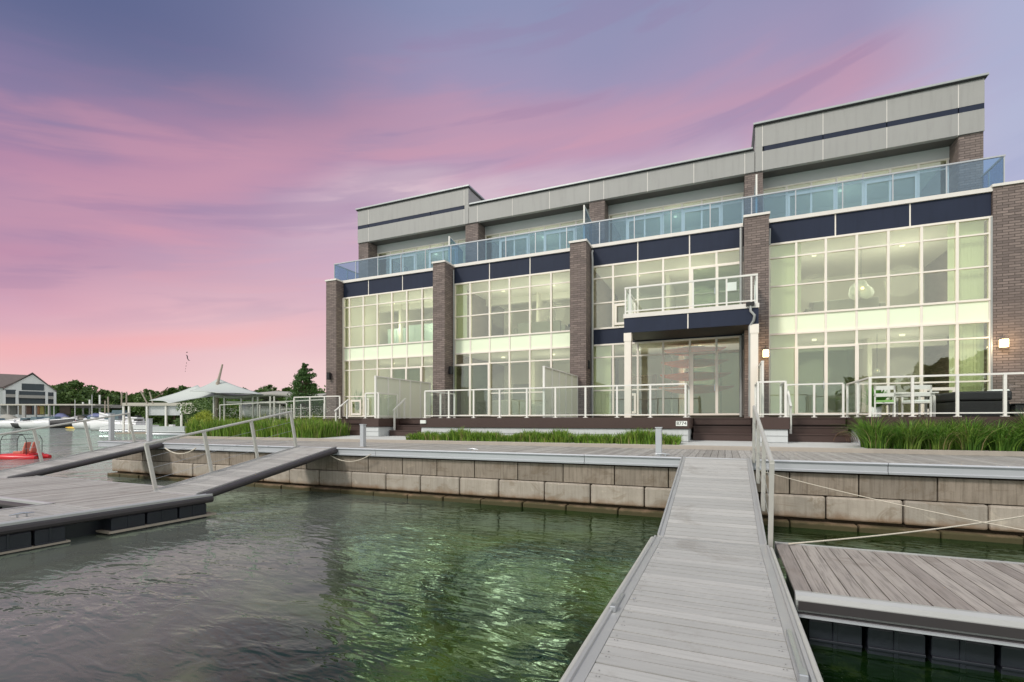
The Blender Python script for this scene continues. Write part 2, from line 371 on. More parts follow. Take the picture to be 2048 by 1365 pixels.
def stone(name, c, streak=.5, rust=False):
    m, n, p = mat(name)
    pos = n.new('ShaderNodeNewGeometry').outputs['Position']
    sp = n.new('ShaderNodeSeparateXYZ', ins={0: pos}).outputs
    st = n.noise(n.comb(n.math('MULTIPLY', n.math('ADD', sp[0], sp[1]), 14.0), n.math('MULTIPLY', sp[2], .8)), 1.0, 5, .65)
    nz = n.noise(pos, 2.2, 5, .65); fn = n.noise(pos, 45, 3, .7)
    ri = n.new('ShaderNodeNewGeometry').outputs['Random Per Island']
    cc = n.mix(nz, tuple(x * .62 for x in c) + (1,), tuple(x * 1.25 for x in c) + (1,))
    cc = n.mix(n.math('MULTIPLY', ri, .55), cc, (c[0] * .62, c[1] * .64, c[2] * .66, 1))
    pt = n.noise(n.comb(n.math('MULTIPLY', n.math('ADD', sp[0], sp[1]), 1.7), n.math('MULTIPLY', sp[2], 3.0), 4.4), 1.0, 5, .7, .8)
    cc = n.mix(n.math('MULTIPLY', n.smooth(pt, .52, .66), .55), cc, (c[0] * .50, c[1] * .44, c[2] * .36, 1))
    cc = n.mix(n.math('MULTIPLY', n.smooth(pt, .42, .30), .5), cc, (c[0] * 1.35, c[1] * 1.35, c[2] * 1.3, 1))
    cc = n.mix(n.math('MULTIPLY', n.smooth(st, .42, .7), streak), cc, (c[0] * .42, c[1] * .40, c[2] * .36, 1))
    cc = n.mix(n.math('MULTIPLY', n.smooth(fn, .55, .8), .35), cc, (c[0] * .5, c[1] * .5, c[2] * .5, 1))
    # rust and algae bands left by the water line
    zz = n.math('ADD', sp[2], n.math('MULTIPLY', n.math('SUBTRACT', nz, .5), .30))
    rs = n.math('SUBTRACT', 1.0, n.smooth(zz, -1.95, -1.76))
    cc = n.mix(n.math('MULTIPLY', rs, .75), cc, (.19, .095, .035, 1))
    al = n.math('SUBTRACT', 1.0, n.smooth(zz, -2.03, -1.90))
    cc = n.mix(n.math('MULTIPLY', al, .9), cc, (.045, .042, .012, 1))
    n.l.new(cc, p.inputs['Base Color']); p.inputs['Roughness'].default_value = .85
    n.l.new(n.new('ShaderNodeBump', ins={'Height': n.math('ADD', fn, nz), 'Strength': .5, 'Distance': .01}).outputs[0], p.inputs['Normal'])
    return m
M['stone_up'] = stone('upper quay blocks', (.33, .275, .22), .7)
M['stone_low'] = stone('lower quay blocks', (.46, .40, .335), .32)

def watermat():
    m, n, p = mat('harbour water'); n.n.remove(p)
    pos = n.new('ShaderNodeNewGeometry').outputs['Position']
    sp = n.new('ShaderNodeSeparateXYZ', ins={0: pos}).outputs
    # body colour: olive green shallows near the quay, greyer far out and where sky reflection is painted
    nz = n.noise(pos, .55, 4, .6, .6); nf = n.noise(pos, 5.0, 4, .7, .5)
    g = n.mix(n.math('MULTIPLY', n.smooth(nz, .42, .68), n.math('SUBTRACT', 1.0, n.math('MULTIPLY', n.smooth(sp[1], 7.5, 10.5), .75))), (.004, .013, .003, 1), (.042, .072, .004, 1))
    g = n.mix(n.math('MULTIPLY', n.smooth(nf, .5, .75), .5), g, (.03, .05, .012, 1))
    sky_sheen = n.smooth(n.math('ADD', n.math('SUBTRACT', n.math('MULTIPLY', sp[0], -1.0), n.math('MULTIPLY', sp[1], .30)), n.math('MULTIPLY', nz, 3.0)), 3.2, 7.5)
    g = n.mix(n.math('MULTIPLY', sky_sheen, .70), g, (.165, .17, .155, 1))  # pale grey sky reflection painted into the body colour at left
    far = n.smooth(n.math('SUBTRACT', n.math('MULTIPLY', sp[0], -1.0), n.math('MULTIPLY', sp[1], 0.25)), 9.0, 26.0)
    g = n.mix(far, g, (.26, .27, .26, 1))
    df = n.new('ShaderNodeBsdfDiffuse', ins={'Color': g}).outputs[0]
    v1 = n.comb(n.math('ADD', n.math('MULTIPLY', sp[0], 1.0), n.math('MULTIPLY', sp[1], .35)), n.math('MULTIPLY', sp[1], 2.1))
    b1 = n.noise(v1, 1.7, 2, .5, .9)
    b2 = n.noise(v1, 4.6, 2, .5, .4)
    b0 = n.noise(pos, .35, 3, .5, .5); amp = n.math('ADD', .35, n.math('MULTIPLY', n.smooth(b0, .35, .7), 1.3))
    h = n.math('MULTIPLY', n.math('ADD', n.math('MULTIPLY', b1, 1.0), n.math('MULTIPLY', b2, .28)), amp)
    bp = n.new('ShaderNodeBump', ins={'Height': h, 'Strength': 1.0, 'Distance': .030}).outputs[0]
    gl = n.new('ShaderNodeBsdfGlossy', ins={'Color': (.74, 1.0, .86, 1), 'Roughness': .012, 'Normal': bp}).outputs[0]
    fr = n.new('ShaderNodeFresnel', ins={'IOR': 1.55, 'Normal': bp}).outputs[0]
    fac = n.math('MINIMUM', n.math('MULTIPLY', fr, 1.15), .52)
    mx = n.new('ShaderNodeMixShader', ins={0: fac, 1: df, 2: gl})
    n.l.new(mx.outputs[0], n.n['Material Output'].inputs[0]); return m
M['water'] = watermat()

def leafmat(name, a, b, c=None, straw=False):
    m, n, p = mat(name)
    pos = n.new('ShaderNodeNewGeometry').outputs['Position']
    oi = n.new('ShaderNodeNewGeometry').outputs['Random Per Island']
    cc = n.mix(oi, (*a, 1), (*b, 1))
    nz = n.noise(pos, 2.5, 3)
    cc = n.mix(n.math('MULTIPLY', n.smooth(nz, .5, .7), .5), cc, (*(c or b), 1))
    if straw: cc = n.mix(n.math('GREATER_THAN', n.math('FRACT', n.math('MULTIPLY', oi, 37.7)), .93), cc, (.40, .34, .15, 1)); cc = n.mix(n.math('MULTIPLY', n.math('GREATER_THAN', n.math('FRACT', n.math('MULTIPLY', oi, 91.3)), .6), .55), cc, tuple(x * .4 for x in a) + (1,))
    n.l.new(cc, p.inputs['Base Color']); p.inputs['Roughness'].default_value = .55
    tl = n.new('ShaderNodeBsdfTranslucent', ins={'Color': cc}).outputs[0]
    mx = n.new('ShaderNodeMixShader', ins={0: .3, 1: p.outputs[0], 2: tl})
    n.l.new(mx.outputs[0], n.n['Material Output'].inputs[0]); return m
M['leaf_dark'] = leafmat('dark tree leaves', (.045, .10, .02), (.13, .21, .05), (.17, .24, .07))
M['leaf_tree'] = leafmat('tree leaves', (.03, .085, .02), (.10, .19, .04), (.05, .12, .02))
M['blade'] = leafmat('strap leaves', (.06, .15, .015), (.19, .34, .05), (.28, .38, .06), True)
M['blade_left'] = leafmat('bright strap leaves', (.10, .22, .02), (.30, .48, .06), (.44, .50, .09), True)
M['blade_tall'] = leafmat('tall grass blades', (.06, .18, .02), (.25, .44, .06), (.38, .48, .10), True)
M['blade_yel'] = leafmat('yellow green leaves', (.16, .24, .02), (.42, .46, .05), (.30, .36, .04))
M['flower'] = leafmat('pale flowers', (.55, .55, .48), (.40, .42, .36), (.5, .5, .4))

# ---------------------------------------------------------------- water, land, boardwalk
WL = -2.1
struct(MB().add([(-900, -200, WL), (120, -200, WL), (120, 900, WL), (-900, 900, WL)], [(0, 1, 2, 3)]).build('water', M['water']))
land = [(-22.6, 14.62), (60, 14.62), (60, 240), (-170, 240), (-158, 104), (-60, 40), (-34, 24.5), (-24, 17.2)]
struct(MB().prism(land, -2.6, -.70).build('ground', M['lawn']))
far = [(-420, 60), (-232, 100), (-170, 128), (-150, 150), (-60, 420), (-420, 420)]
struct(MB().prism([(x, y) for x, y in far], -2.6, -1.2).build('far_shore', M['lawn']))
p_ = MB(); p_.add([(-17.0, 14.62, -.686), (3.2, 14.62, -.686), (3.9, 17.4, -.596), (-16.4, 17.4, -.596)], [(0, 1, 2, 3)])
struct(p_.build('path', M['path']))
k = MB(); k.box(-22.6, 14, 14.46, 14.62, -.9, -.682)
for i in range(10): pass
struct(k.build('kerb', M['kerb'], bevel=.01))
bw = MB(); x = -22.2
while x < 14:
    bw.box(x + .004, x + .145, 11.22, 14.455, -.83, -.787 + random.uniform(-.002, .002)); x += .15
struct(bw.build('boardwalk', M['wood_walk']))
# solid ground behind the quay wall, below the boards
struct(MB().box(-21.5, 14, 11.6, 14.6, -2.6, -.9).build('quay_fill', M['soil']))

# ---------------------------------------------------------------- quay wall
qw = thing('quay_wall', 'two-course stone block quay wall rising from the green water below the boardwalk', 'wall', (0, 11.3, -2.3))
def course(z0, z1, y0, off, pitch, jy, name, m, bev):
    mb = MB(); xx = -21.55; first = True
    while xx < 14:
        wd = pitch * random.uniform(.94, 1.06)
        if first: wd = off; first = False
        d = random.uniform(-jy, jy)
        mb.box(xx + .012, min(xx + wd, 14) - .012, y0 + d, 11.62, z0 + .010, z1 - .008); xx += wd
    yy = 11.62                       # the return round the corner
    while yy < 14.4:
        mb.box(-21.55 + random.uniform(-jy, jy), -21.2, yy + .012, min(yy + pitch, 14.5) - .012, z0 + .010, z1 - .008); yy += pitch
    return mb.build(name, m, qw, bevel=bev)
course(-1.47, -1.03, 11.27, .7, 1.165, .006, 'upper_block_course', M['stone_up'], .012)
course(-1.93, -1.47, 11.22, 1.2, 1.165, .018, 'lower_block_course', M['stone_low'], .035)
course(-2.5, -1.975, 11.10, .8, 1.165, .02, 'toe_block_course', M['stone_low'], .03)
MB().box(-21.4, 14, 11.36, 11.58, -2.5, -.95).build('joint_backing', M['soil'], qw)
eb = MB()
prof = [(0, 0), (-.05, .0), (-.07, -.025), (-.055, -.05), (-.035, -.055), (-.035, -.165), (-.055, -.18), (-.05, -.215), (0, -.22)]
sx = [-22.3, -15.2, -9.0, -3.0, 2.78, 8.6, 14]
for a_, b_ in zip(sx, sx[1:]):
    eb.extr(prof, (a_ + .006, 11.215, -.783), (b_ - .006, 11.215, -.783), (0, 1, 0), (0, 0, 1))
eb.extr([(0, 0), (-.06, 0), (-.06, -.21), (0, -.21)], (-22.3, 11.25, -.79), (-22.3, 14.4, -.79), (1, 0, 0), (0, 0, 1))
eb.build('edge_beam', M['alu_pale'], qw)

# ---------------------------------------------------------------- docks and gangways
def planks_x(mb, x0, x1, y0, y1, z, pitch=.14, th=.03):
    n0 = math.ceil(y0 / pitch)
    n1 = math.floor(y1 / pitch)
    ed = [y0] + [i * pitch for i in range(n0, n1 + 1)] + [y1]
    for a_, b_ in zip(ed, ed[1:]):
        if b_ - a_ > .02: mb.box(x0, x1, a_ + .0062, b_ - .0062, z - th, z + random.uniform(-.003, .002))
def planks_y(mb, x0, x1, y0, y1, z, pitch=.15, th=.03):
    n0 = math.ceil(x0 / pitch); n1 = math.floor(x1 / pitch)
    ed = [x0] + [i * pitch for i in range(n0, n1 + 1)] + [x1]
    for a_, b_ in zip(ed, ed[1:]):
        if b_ - a_ > .02: mb.box(a_ + .0055, b_ - .0055, y0, y1, z - th, z + random.uniform(-.0015, .0015))
def floats(root, x0, x1, y0, y1, along, z0=-2.3, z1=-1.83, w_=.74):
    """black float tubs in a row"""
    a_, b_ = (x0, x1) if along == 'x' else (y0, y1); q = a_
    while q + w_ * .6 < b_:
        e = min(q + w_, b_); mb = MB()
        def ring(g, z):
            if along == 'x': return [(q + .02 + g, y0 + g, z), (e - .02 - g, y0 + g, z), (e - .02 - g, y1 - g, z), (q + .02 + g, y1 - g, z)]
            return [(x0 + g, q + .02 + g, z), (x1 - g, q + .02 + g, z), (x1 - g, e - .02 - g, z), (x0 + g, e - .02 - g, z)]
        mb.loft([ring(.03, z0), ring(.0, z0 + .12), ring(.0, z1 - .05), ring(.02, z1)], False)
        mid = (q + e) / 2
        if along == 'x': mb.box(mid - .02, mid + .02, y0 - .012, y1 + .012, z0 + .1, z1 - .01)
        else: mb.box(x0 - .012, x1 + .012, mid - .02, mid + .02, z0 + .1, z1 - .01)
        mb.box(*((q + .02, e - .02, y0 - .02, y1 + .02) if along == 'x' else (x0 - .02, x1 + .02, q + .02, e - .02)), -2.06, -2.03)
        mb.build('float', M['float'], root, bevel=.008); q += w_
EDGE = [(0, 0), (.05, .004), (.085, -.02), (.10, -.06), (.10, -.11), (.085, -.15), (.05, -.165), (.05, -.20), (0, -.20)]
def edge(mb, p, q, out): mb.extr(EDGE if out[0] + out[1] != 0 else EDGE, p, q, out, (0, 0, 1))

# foreground finger dock
fd = thing('floating_dock', 'grey planked finger dock running from the foreground to the hinge of the near gangway', 'dock', (-.18, 2, -2.1))
mb = MB(); planks_x(mb, -.79, .405, -2.5, 7.0, -1.6); mb.build('decking', M['wood_dock'], fd)
mb = MB()
for sx_ in (-1, 1):
    xa = -.79 if sx_ < 0 else .405
    mb.extr([(0.002, .004), (.074, .005), (.078, .024), (.100, .026), (.106, .018), (.106, -.16), (.09, -.18), (0.002, -.12)], (xa, -2.5, -1.6), (xa, 7.02, -1.6), (sx_, 0, 0), (0, 0, 1))
mb.box(-.78, .40, 6.9, 7.02, -1.78, -1.635)
mb.build('side_rail', M['alu'], fd)
mb = MB()
for xa, s_ in ((-.897, -1), (.512, 1)):
    mb.tube([(xa + s_ * .022, y_, -1.625 + .004 * math.sin(y_ * 2)) for y_ in [-2.5 + i * .5 for i in range(20)]], .028, 8)
mb.build('rubbing_strip', M['rail_grey'], fd)
for xx, ya, yb in ((.44, 3.55, 4.25), (-.86, 4.2, 4.55)):
    MB().box(xx - .018, xx + .018, ya, yb, -1.594, -1.574).box(xx - .026, xx + .026, ya - .10, ya + .0, -1.594, -1.545).build('latch_bracket', M['steel'], fd, bevel=.006)
for yy in (-.6, 1.1, 2.8, 4.5, 6.2):
    for xx in (-.75, .37): MB().ball((xx, yy, -1.598), (.012, .012, .004), 8, 4).build('screw_head', M['steel'], fd)
sc = MB()
for k_ in range(8, 50):
    yy = k_ * .14 + .07
    for xx in (-.74, -.72 + .001 * (k_ % 3), .345, .365):
        if xx in (-.74, .365) or k_ % 2: sc.add([(xx + .005 * math.cos(q * 1.047), yy + .005 * math.sin(q * 1.047) + (.03 if k_ % 2 else -.03), -1.5972) for q in range(6)], [tuple(range(6))])
o = sc.build('deck_screws', M['bumper'], fd); o['kind'] = 'stuff'
floats(fd, -.80, .42, -2.4, 6.9, 'y', w_=1.1)

# right dock parallel to the quay
rd = thing('floating_dock', 'brown-grey planked dock on black floats leading off to the right below the quay wall', 'dock', (5, 6.3, -2.1))
mb = MB(); planks_y(mb, .60, 11, 5.32, 7.28, -1.6); mb.build('decking', M['wood_side'], rd)
mb = MB()
mb.extr(EDGE, (.60, 5.32, -1.592), (11, 5.32, -1.592), (0, -1, 0), (0, 0, 1))
mb.extr(EDGE, (.60, 7.28, -1.592), (11, 7.28, -1.592), (0, 1, 0), (0, 0, 1))
mb.build('side_rail', M['alu'], rd)
mb = MB(); mb.box(.62, 11, 5.21, 5.235, -1.74, -1.66); mb.box(.62, 11, 5.235, 5.30, -1.795, -1.775)
mb.build('rubber_strip', M['bumper'], rd)
mb = MB(); mb.box(.62, 11, 5.19, 5.25, -1.80, -1.785); mb.build('lower_lip', M['alu_pale'], rd)
floats(rd, .70, 11, 5.36, 7.2, 'x', w_=.46)

# left docks
ld = thing('floating_dock', 'left dock with black rubber edge, main walkway and finger joined in an L', 'dock', (-14, 5, -2.1))
mb = MB(); planks_x(mb, -11.9, -10.42, 1.5, 5.26, -1.6); mb.build('decking', M['wood_left'], ld)
mb = MB(); planks_y(mb, -42, -10.42, 5.265, 7.6, -1.6); mb.build('walkway_decking', M['wood_walk'], ld)
mb = MB()
for (p, q, o) in (((-10.42, 1.5), (-10.42, 7.34), (1, 0, 0)), ((-11.9, 1.5), (-11.9, 5.26), (-1, 0, 0)), ((-42, 5.26), (-11.9, 5.26), (0, -1, 0)), ((-42, 7.6), (-10.42, 7.6), (0, 1, 0))):
    mb.extr([(0, .012), (.05, .014), (.08, -.01), (.08, -.05), (0, -.05)], (*p, -1.6), (*q, -1.6), o, (0, 0, 1))
mb.build('side_rail', M['alu'], ld)
BUM = [(.0, -.05), (.075, -.045), (.11, -.075), (.12, -.12), (.105, -.165), (.06, -.19), (0, -.19)]
mb = MB(); mb.extr(BUM, (-10.42, 1.5, -1.6), (-10.42, 7.34, -1.6), (1, 0, 0), (0, 0, 1))
mb.extr(BUM, (-42, 5.26, -1.6), (-11.9, 5.26, -1.6), (0, -1, 0), (0, 0, 1)); mb.build('rubber_bumper', M['bumper'], ld)
floats(ld, -11.7, -10.40, 1.2, 4.75, 'y', z1=-1.78, w_=.62); floats(ld, -11.7, -10.40, 5.4, 7.3, 'y', z1=-1.78, w_=.62)
for i in range(8): floats(ld, -14.6 - i * 3.2, -12.6 - i * 3.2, 5.5, 7.3, 'x', w_=.7)
MB().box(-11.6, -10.75, 4.7, 5.45, -2.3, -1.80).build('recessed_beam', M['float'], ld); MB().box(-10.9, -10.33, 5.35, 7.42, -2.075, -2.035).build('timber_waler', M['timber'], ld); MB().box(-10.9, -10.35, 1.2, 4.78, -2.085, -2.055).build('timber_waler', M['timber'], ld)  # black box put in for the dark recess between the floats

def gangway(xl, xr, rail_x, label, wood, lean=True, bump=True, rlab=None, n=4, hb=1.09):
    y0, z0, y1, z1 = 7.05, -1.595, 11.24, -.775
    g = thing('gangway', label, 'gangway', ((xl + xr) / 2, y0, z0), 'gangways up to the quay')
    sl = (z1 - z0) / (y1 - y0)
    L = math.hypot(y1 - y0, z1 - z0); dy = (y1 - y0) / L; dz = (z1 - z0) / L
    mb = MB(); ed = [y0] + [k_ * .14 for k_ in range(math.ceil(y0 / .14), math.floor(y1 / .14) + 1)] + [y1]
    for ya, yb in zip(ed, ed[1:]):
        if yb - ya < .03: continue
        ya += .006; yb -= .006; za, zb = z0 + (ya - y0) * sl, z0 + (yb - y0) * sl
        mb.hexa([(xl + .085, ya, za - .03), (xr - .085, ya, za - .03), (xr - .085, yb, zb - .03), (xl + .085, yb, zb - .03),
                 (xl + .085, ya, za), (xr - .085, ya, za), (xr - .085, yb, zb), (xl + .085, yb, zb)])
    mb.build('decking', wood, g)
    mb = MB()
    for xa in (xl, xr - .083):
        mb.hexa([(xa, y0, z0 - .15), (xa + .083, y0, z0 - .15), (xa + .083, y1, z1 - .15), (xa, y1, z1 - .15),
                 (xa, y0, z0 + .008), (xa + .083, y0, z0 + .008), (xa + .083, y1, z1 + .008), (xa, y1, z1 + .008)])
    for xa in (xl, xr - .025):
        mb.hexa([(xa, y0 + .01, z0 + .009), (xa + .025, y0 + .01, z0 + .009), (xa + .025, y1, z1 + .009), (xa, y1, z1 + .009),
                 (xa, y0 + .01, z0 + .035), (xa + .025, y0 + .01, z0 + .035), (xa + .025, y1, z1 + .035), (xa, y1, z1 + .035)])
    mb.box(xl, xr, y0 - .05, y0, z0 - .12, z0 - .002)
    mb.build('side_beam', M['alu'], g)
    if bump:
        mb = MB()
        a_ = Vector((xr, y0, z0 - .08)); b_ = Vector((xr, y1 - .02, z1 - .08))
        mb.tube([a_ + (b_ - a_) * t_ + Vector((.03, 0, 0)) for t_ in (0, .25, .5, .75, 1)], .085, 10)
        mb.build('rubber_bumper', M['bumper'], g)
    # railing: posts square to the ramp
    nrm = Vector((0, -dz, dy)); rl = MB()
    pts = []
    for i in range(n + 1):
        t_ = .02 + .96 * i / n; b0 = Vector((rail_x, y0 + (y1 - y0) * t_, z0 + (z1 - z0) * t_ - .06)); top = b0 + nrm * (hb + .05)
        MB().bar(b0, top, .055, .075, (0, 1, 0)).build('post', M['rail_grey'], g, bevel=.004); pts.append(top)
    dv = Vector((0, dy, dz))
    rl.tube([pts[0] - dv * .02, *pts[1:-1], pts[-1] + dv * .05], .032, 10); rl.build('handrail', M['rail_grey'], g)
    wr = MB()
    for f_ in (.28, .52, .76):
        wr.tube([pts[0] - nrm * (hb * f_), pts[-1] - nrm * (hb * f_)], .004, 5)
    wr.build('cable', M['steel'], g)
    return g
gangway(-.86, .49, .535, 'pale grey gangway straight ahead rising from the near dock to the boardwalk', M['wood_dock'], bump=False, n=3)
gangway(-11.92, -10.46, -11.96, 'grey gangway with cable railing on its left side rising to the quay, left of centre', M['wood_left'], n=3)
gangway(-19.9, -18.42, -19.94, 'farthest left gangway with cable railing, near the end of the quay wall', M['wood_left'], n=3)

# power pedestals
def pedestal(x, y, z, h, lab, w_=.13):
    t = thing('service_pedestal', lab, 'pedestal', (x, y, z), 'pedestals on the quay edge')
    MB().box(x - w_ / 2, x + w_ / 2, y - w_ / 2, y + w_ / 2, z, z + h).build('post', M['alu_pale'], t, bevel=.008)
    MB().box(x - w_ / 2 - .01, x + w_ / 2 + .01, y - w_ / 2 - .01, y + w_ / 2 + .01, z + h + .001, z + h + .025).build('cap', M['alu_pale'], t, bevel=.006)
    MB().box(x - w_ * .8, x + w_ * .8, y - w_ * .8, y + w_ * .8, z + .001, z + .015).build('base_plate', M['alu'], t)
pedestal(-1.36, 11.42, -.787, .62, 'square grey pedestal standing on the boardwalk left of the near gangway')
pedestal(X(726, 11.9), 11.9, -.787, .66, 'square grey pedestal before the siding block between the left flights of steps')
pedestal(X(299, 11.7), 11.7, -.787, .85, 'square grey pedestal right of the end one on the far left quay', .14)
pedestal(X(223, 11.7), 11.7, -.787, 1.05, 'square grey pedestal at the very end of the quay on the left', .15)

# ropes and cleats
def rope(p, q, sag, r, lab, n=14):
    p, q = Vector(p), Vector(q); pts = []
    for i in range(n + 1):
        t_ = i / n; v = p.lerp(q, t_); v.z -= sag * 4 * t_ * (1 - t_); pts.append(v)
    return tag(MB().tube(pts, r, 6).build('mooring_rope', M['rope']), lab, 'rope')
rope((.62, 11.10, -1.0), (X(2075, 9.2), 9.2, Z(2075, 1066, 9.2)), .05, .008, 'long rope slanting down right from the quay beam above the right dock')
rope((.75, 7.2, -1.575), (X(2110, 11.1), 11.1, Z(2110, 1022, 11.1)), .05, .011, 'rope rising right from the right dock corner across the water to the wall')
rope((X(655, 11.05), 11.05, -.95), (X(742, 11.05), 11.05, -.93), .22, .012, 'pale rope looped on the quay edge beside the middle gangway top')
rope((X(330, 11.0), 11.0, -.95), (X(392, 11.05), 11.05, -.92), .20, .02, 'grey hose looped on the wall near the left end of the quay')
def cleat(x, y, z, lab, ang=0):
    mb = MB(); c, s_ = math.cos(ang), math.sin(ang)
    for o in (-.06, .06): mb.bar((x + o * c, y + o * s_, z), (x + o * c, y + o * s_, z + .05), .025, .025)
    mb.tube([(x - .16 * c, y - .16 * s_, z + .045), (x, y, z + .062), (x + .16 * c, y + .16 * s_, z + .045)], [.010, .018, .010], 8)
    return tag(mb.build('mooring_cleat', M['steel']), lab, 'cleat')
p = W(62, 1023, 8.7); cleat(-10.75, 4.3, -1.598, 'steel cleat on the left finger dock edge', R(90))
cleat(X(1325, 11.3), 11.3, -.785, 'dark cleat on the quay edge left of the near gangway')
cleat(X(945, 11.3), 11.3, -.785, 'small cleat at the middle of the quay edge beam')

# ---------------------------------------------------------------- the terrace of houses
GY = 21.0; PY = 20.1; RY = 21.2; UY = 22.7; WY = 23.5
H = thing('townhouse_row', 'three-storey brick and glass townhouse row with navy bands and grey roof cladding', 'building', (-5.5, 21, -.7))
def hb(name, m, *boxes, bevel=0.0, parent=None):
    mb = MB()
    for b in boxes: mb.box(*b)
    return mb.build(name, m, parent or H, bevel)
piers = [(-19.75, -19.05, 20.43), (-12.80, -12.14, PY), (-6.02, -5.32, PY), (.66, 1.46, PY), (7.99, 11.5, 20.88)]
tops = [7.50, 7.49, 7.49, 7.49, 7.58]
for (a_, b_, y_), tp in zip(piers, tops):
    o = hb('brick_pillar', M['brick'], (a_, b_, y_, 27.2, -.8, tp))
    hb('coping', M['white_cool'], (a_ - .04, b_ + .04, y_ - .05, 20.995 if y_ < 20.8 else 21.1, tp + .002, tp + .085), parent=o)
upx = [(-19.5, -18.80), (-12.46, -11.72), (-5.85, -5.13), (.75, 1.43), (7.73, 8.42)]
for a_, b_ in upx: hb('upper_brick_pillar', M['brick'], (a_, b_, UY, 27.0, 7.62, 10.262))
# walls closing the volume
hb('side_wall', M['brick'], (-19.49, -19.3, 23.52, 29.2, -.8, 10.2), (8.2, 8.38, 23.52, 29.2, 7.6, 10.2))
hb('rear_wall', M['grey_clad'], (-19.49, 8.4, 29.2, 29.4, -.8, 12.0))
# terrace slab edge
bays = [(-19.05, -12.80), (-12.14, -6.02), (-5.32, .66), (1.46, 7.99)]
for a_, b_ in bays:
    hb('terrace_edge', M['white_cool'], (a_ + .002, b_ - .002, 20.90, 21.3, 7.462, 7.60))
hb('terrace_floor', M['path'], (-20.0, 8.6, 21.12, 27.5, 7.47, 7.615))
# navy bands with white joints
joints = {0: (737, 805), 1: (979, 1060), 2: (1275.5, 1379), 3: (1670.7, 1820)}
for i, (a_, b_) in enumerate(bays):
    js = [a_] + [X(u, 20.97) for u in joints[i]] + [b_]
    for p, q in zip(js, js[1:]): hb('navy_panel', M['navy'], (p + .022, q - .022, 20.965, 21.1, 6.66, 7.455))
    for q in js[1:-1]: hb('panel_joint', M['white'], (q - .022, q + .022, 20.97, 21.1, 6.66, 7.455))
# curtain walls
mull = {0: (675.5, 700.3, 728, 756, 785, 815, 845.6, 866), 1: (906, 941.4, 980, 1019.8, 1060.5, 1103, 1140),
        2: (1184, 1226.7, 1275.8, 1326.7, 1380, 1433, 1485), 3: (1540, 1592, 1651, 1712.6, 1775.6, 1842, 1913, 1978)}
ZT, Z1, Z2, Z3, Z4, Z5, Z6, Z7 = 6.64, 6.12, 5.05, 3.96, 3.25, 2.72, 1.30, .24
MW = .038
for i, (a_, b_) in enumerate(bays):
    xs = [X(u, GY) for u in mull[i]]; xs[0] = a_ + .05; xs[-1] = b_ - .05
    for (zb, zt, rows, nm) in ((Z3, ZT, (Z1, Z2), 'upper_window'), (Z7, Z4, (Z5, Z6), 'ground_window')):
        mb = MB()
        for x_ in xs: mb.box(x_ - MW, x_ + MW, 20.93, 21.05, zb + .035, zt - .035)
        for z_ in (zb, zt): mb.box(a_ + .003, b_ - .003, 20.925, 21.055, z_ - .034, z_ + .034)
        for z_ in rows:
            for p, q in zip(xs, xs[1:]):
                if nm[0] == 'g' and z_ == Z6 and ((i == 3 and 1.9 < (p + q) / 2 < X(1712, GY)) or (i == 2 and (p + q) / 2 > X(1380, GY)) or (i == 0 and X(785, GY) < (p + q) / 2 < X(850, GY)) or (i == 1 and (p+q)/2 < X(980, GY))): continue
                mb.box(p + MW, q - MW, 20.94, 21.045, z_ - .026, z_ + .026)
        fr = mb.build('window', M['white'], H); fr['label'] = 'cream framed curtain wall window'
        MB().box(a_ + .04, b_ - .04, 20.985, 20.995, zb + .03, zt - .03).build('glass', M['gl_win'], fr)
    # spandrel
    if i != 2:
        sp_ = MB()
        for p, q in zip(xs, xs[1:]): sp_.box(p + .038, q - .038, 20.975, 21.03, Z4 + .036, Z3 - .036)
        so = sp_.build('spandrel_panel', M['spandrel'], H)
        for x_ in xs: MB().box(x_ - .036, x_ + .036, 20.95, 21.04, Z4 + .036, Z3 - .036).build('mullion', M['white'], so)
    else:
        hb('navy_panel', M['navy'], (a_ + .01, b_ - .01, 20.965, 21.05, Z4 + .036, Z3 - .036))
    # side trims
    hb('corner_trim', M['pipe'] if i else M['white'], (a_ + .003, a_ + .05, 20.90, 20.92, Z7, 6.64), (b_ - .05, b_ - .003, 20.90, 20.92, Z7, 6.64))
# sliding doors
def door(u0, u1, z0, z1, nm='sliding_door', split=.5):
    a_, b_ = X(u0, GY), X(u1, GY); md = a_ + (b_ - a_) * split; mb = MB()
    for x_ in (a_, b_): mb.box(x_ - .055, x_ + .055, 20.86, 20.92, z0, z1)
    mb.box(md - .05, md + .05, 20.865, 20.92, z0 + .07, z1 - .07)
    mb.box(a_ + .055, b_ - .055, 20.86, 20.92, z1 - .07, z1); mb.box(a_ + .055, b_ - .055, 20.86, 20.92, z0, z0 + .07)
    d = mb.build(nm, M['white'], H)
    MB().box(a_ + .05, b_ - .05, 20.885, 20.895, z0 + .06, z1 - .06).build('glass', M['gl_door'], d)
    MB().box(md - .09, md - .06, 20.83, 20.862, z0 + .95, z0 + 1.2).build('handle', M['steel'], d)
door(1592, 1712, .22, Z5); door(1384, 1485, .22, Z5); door(786, 845, .22, Z5); door(906, 980, .22, Z5)
door(1384, 1486, 4.0, Z1 - .02)
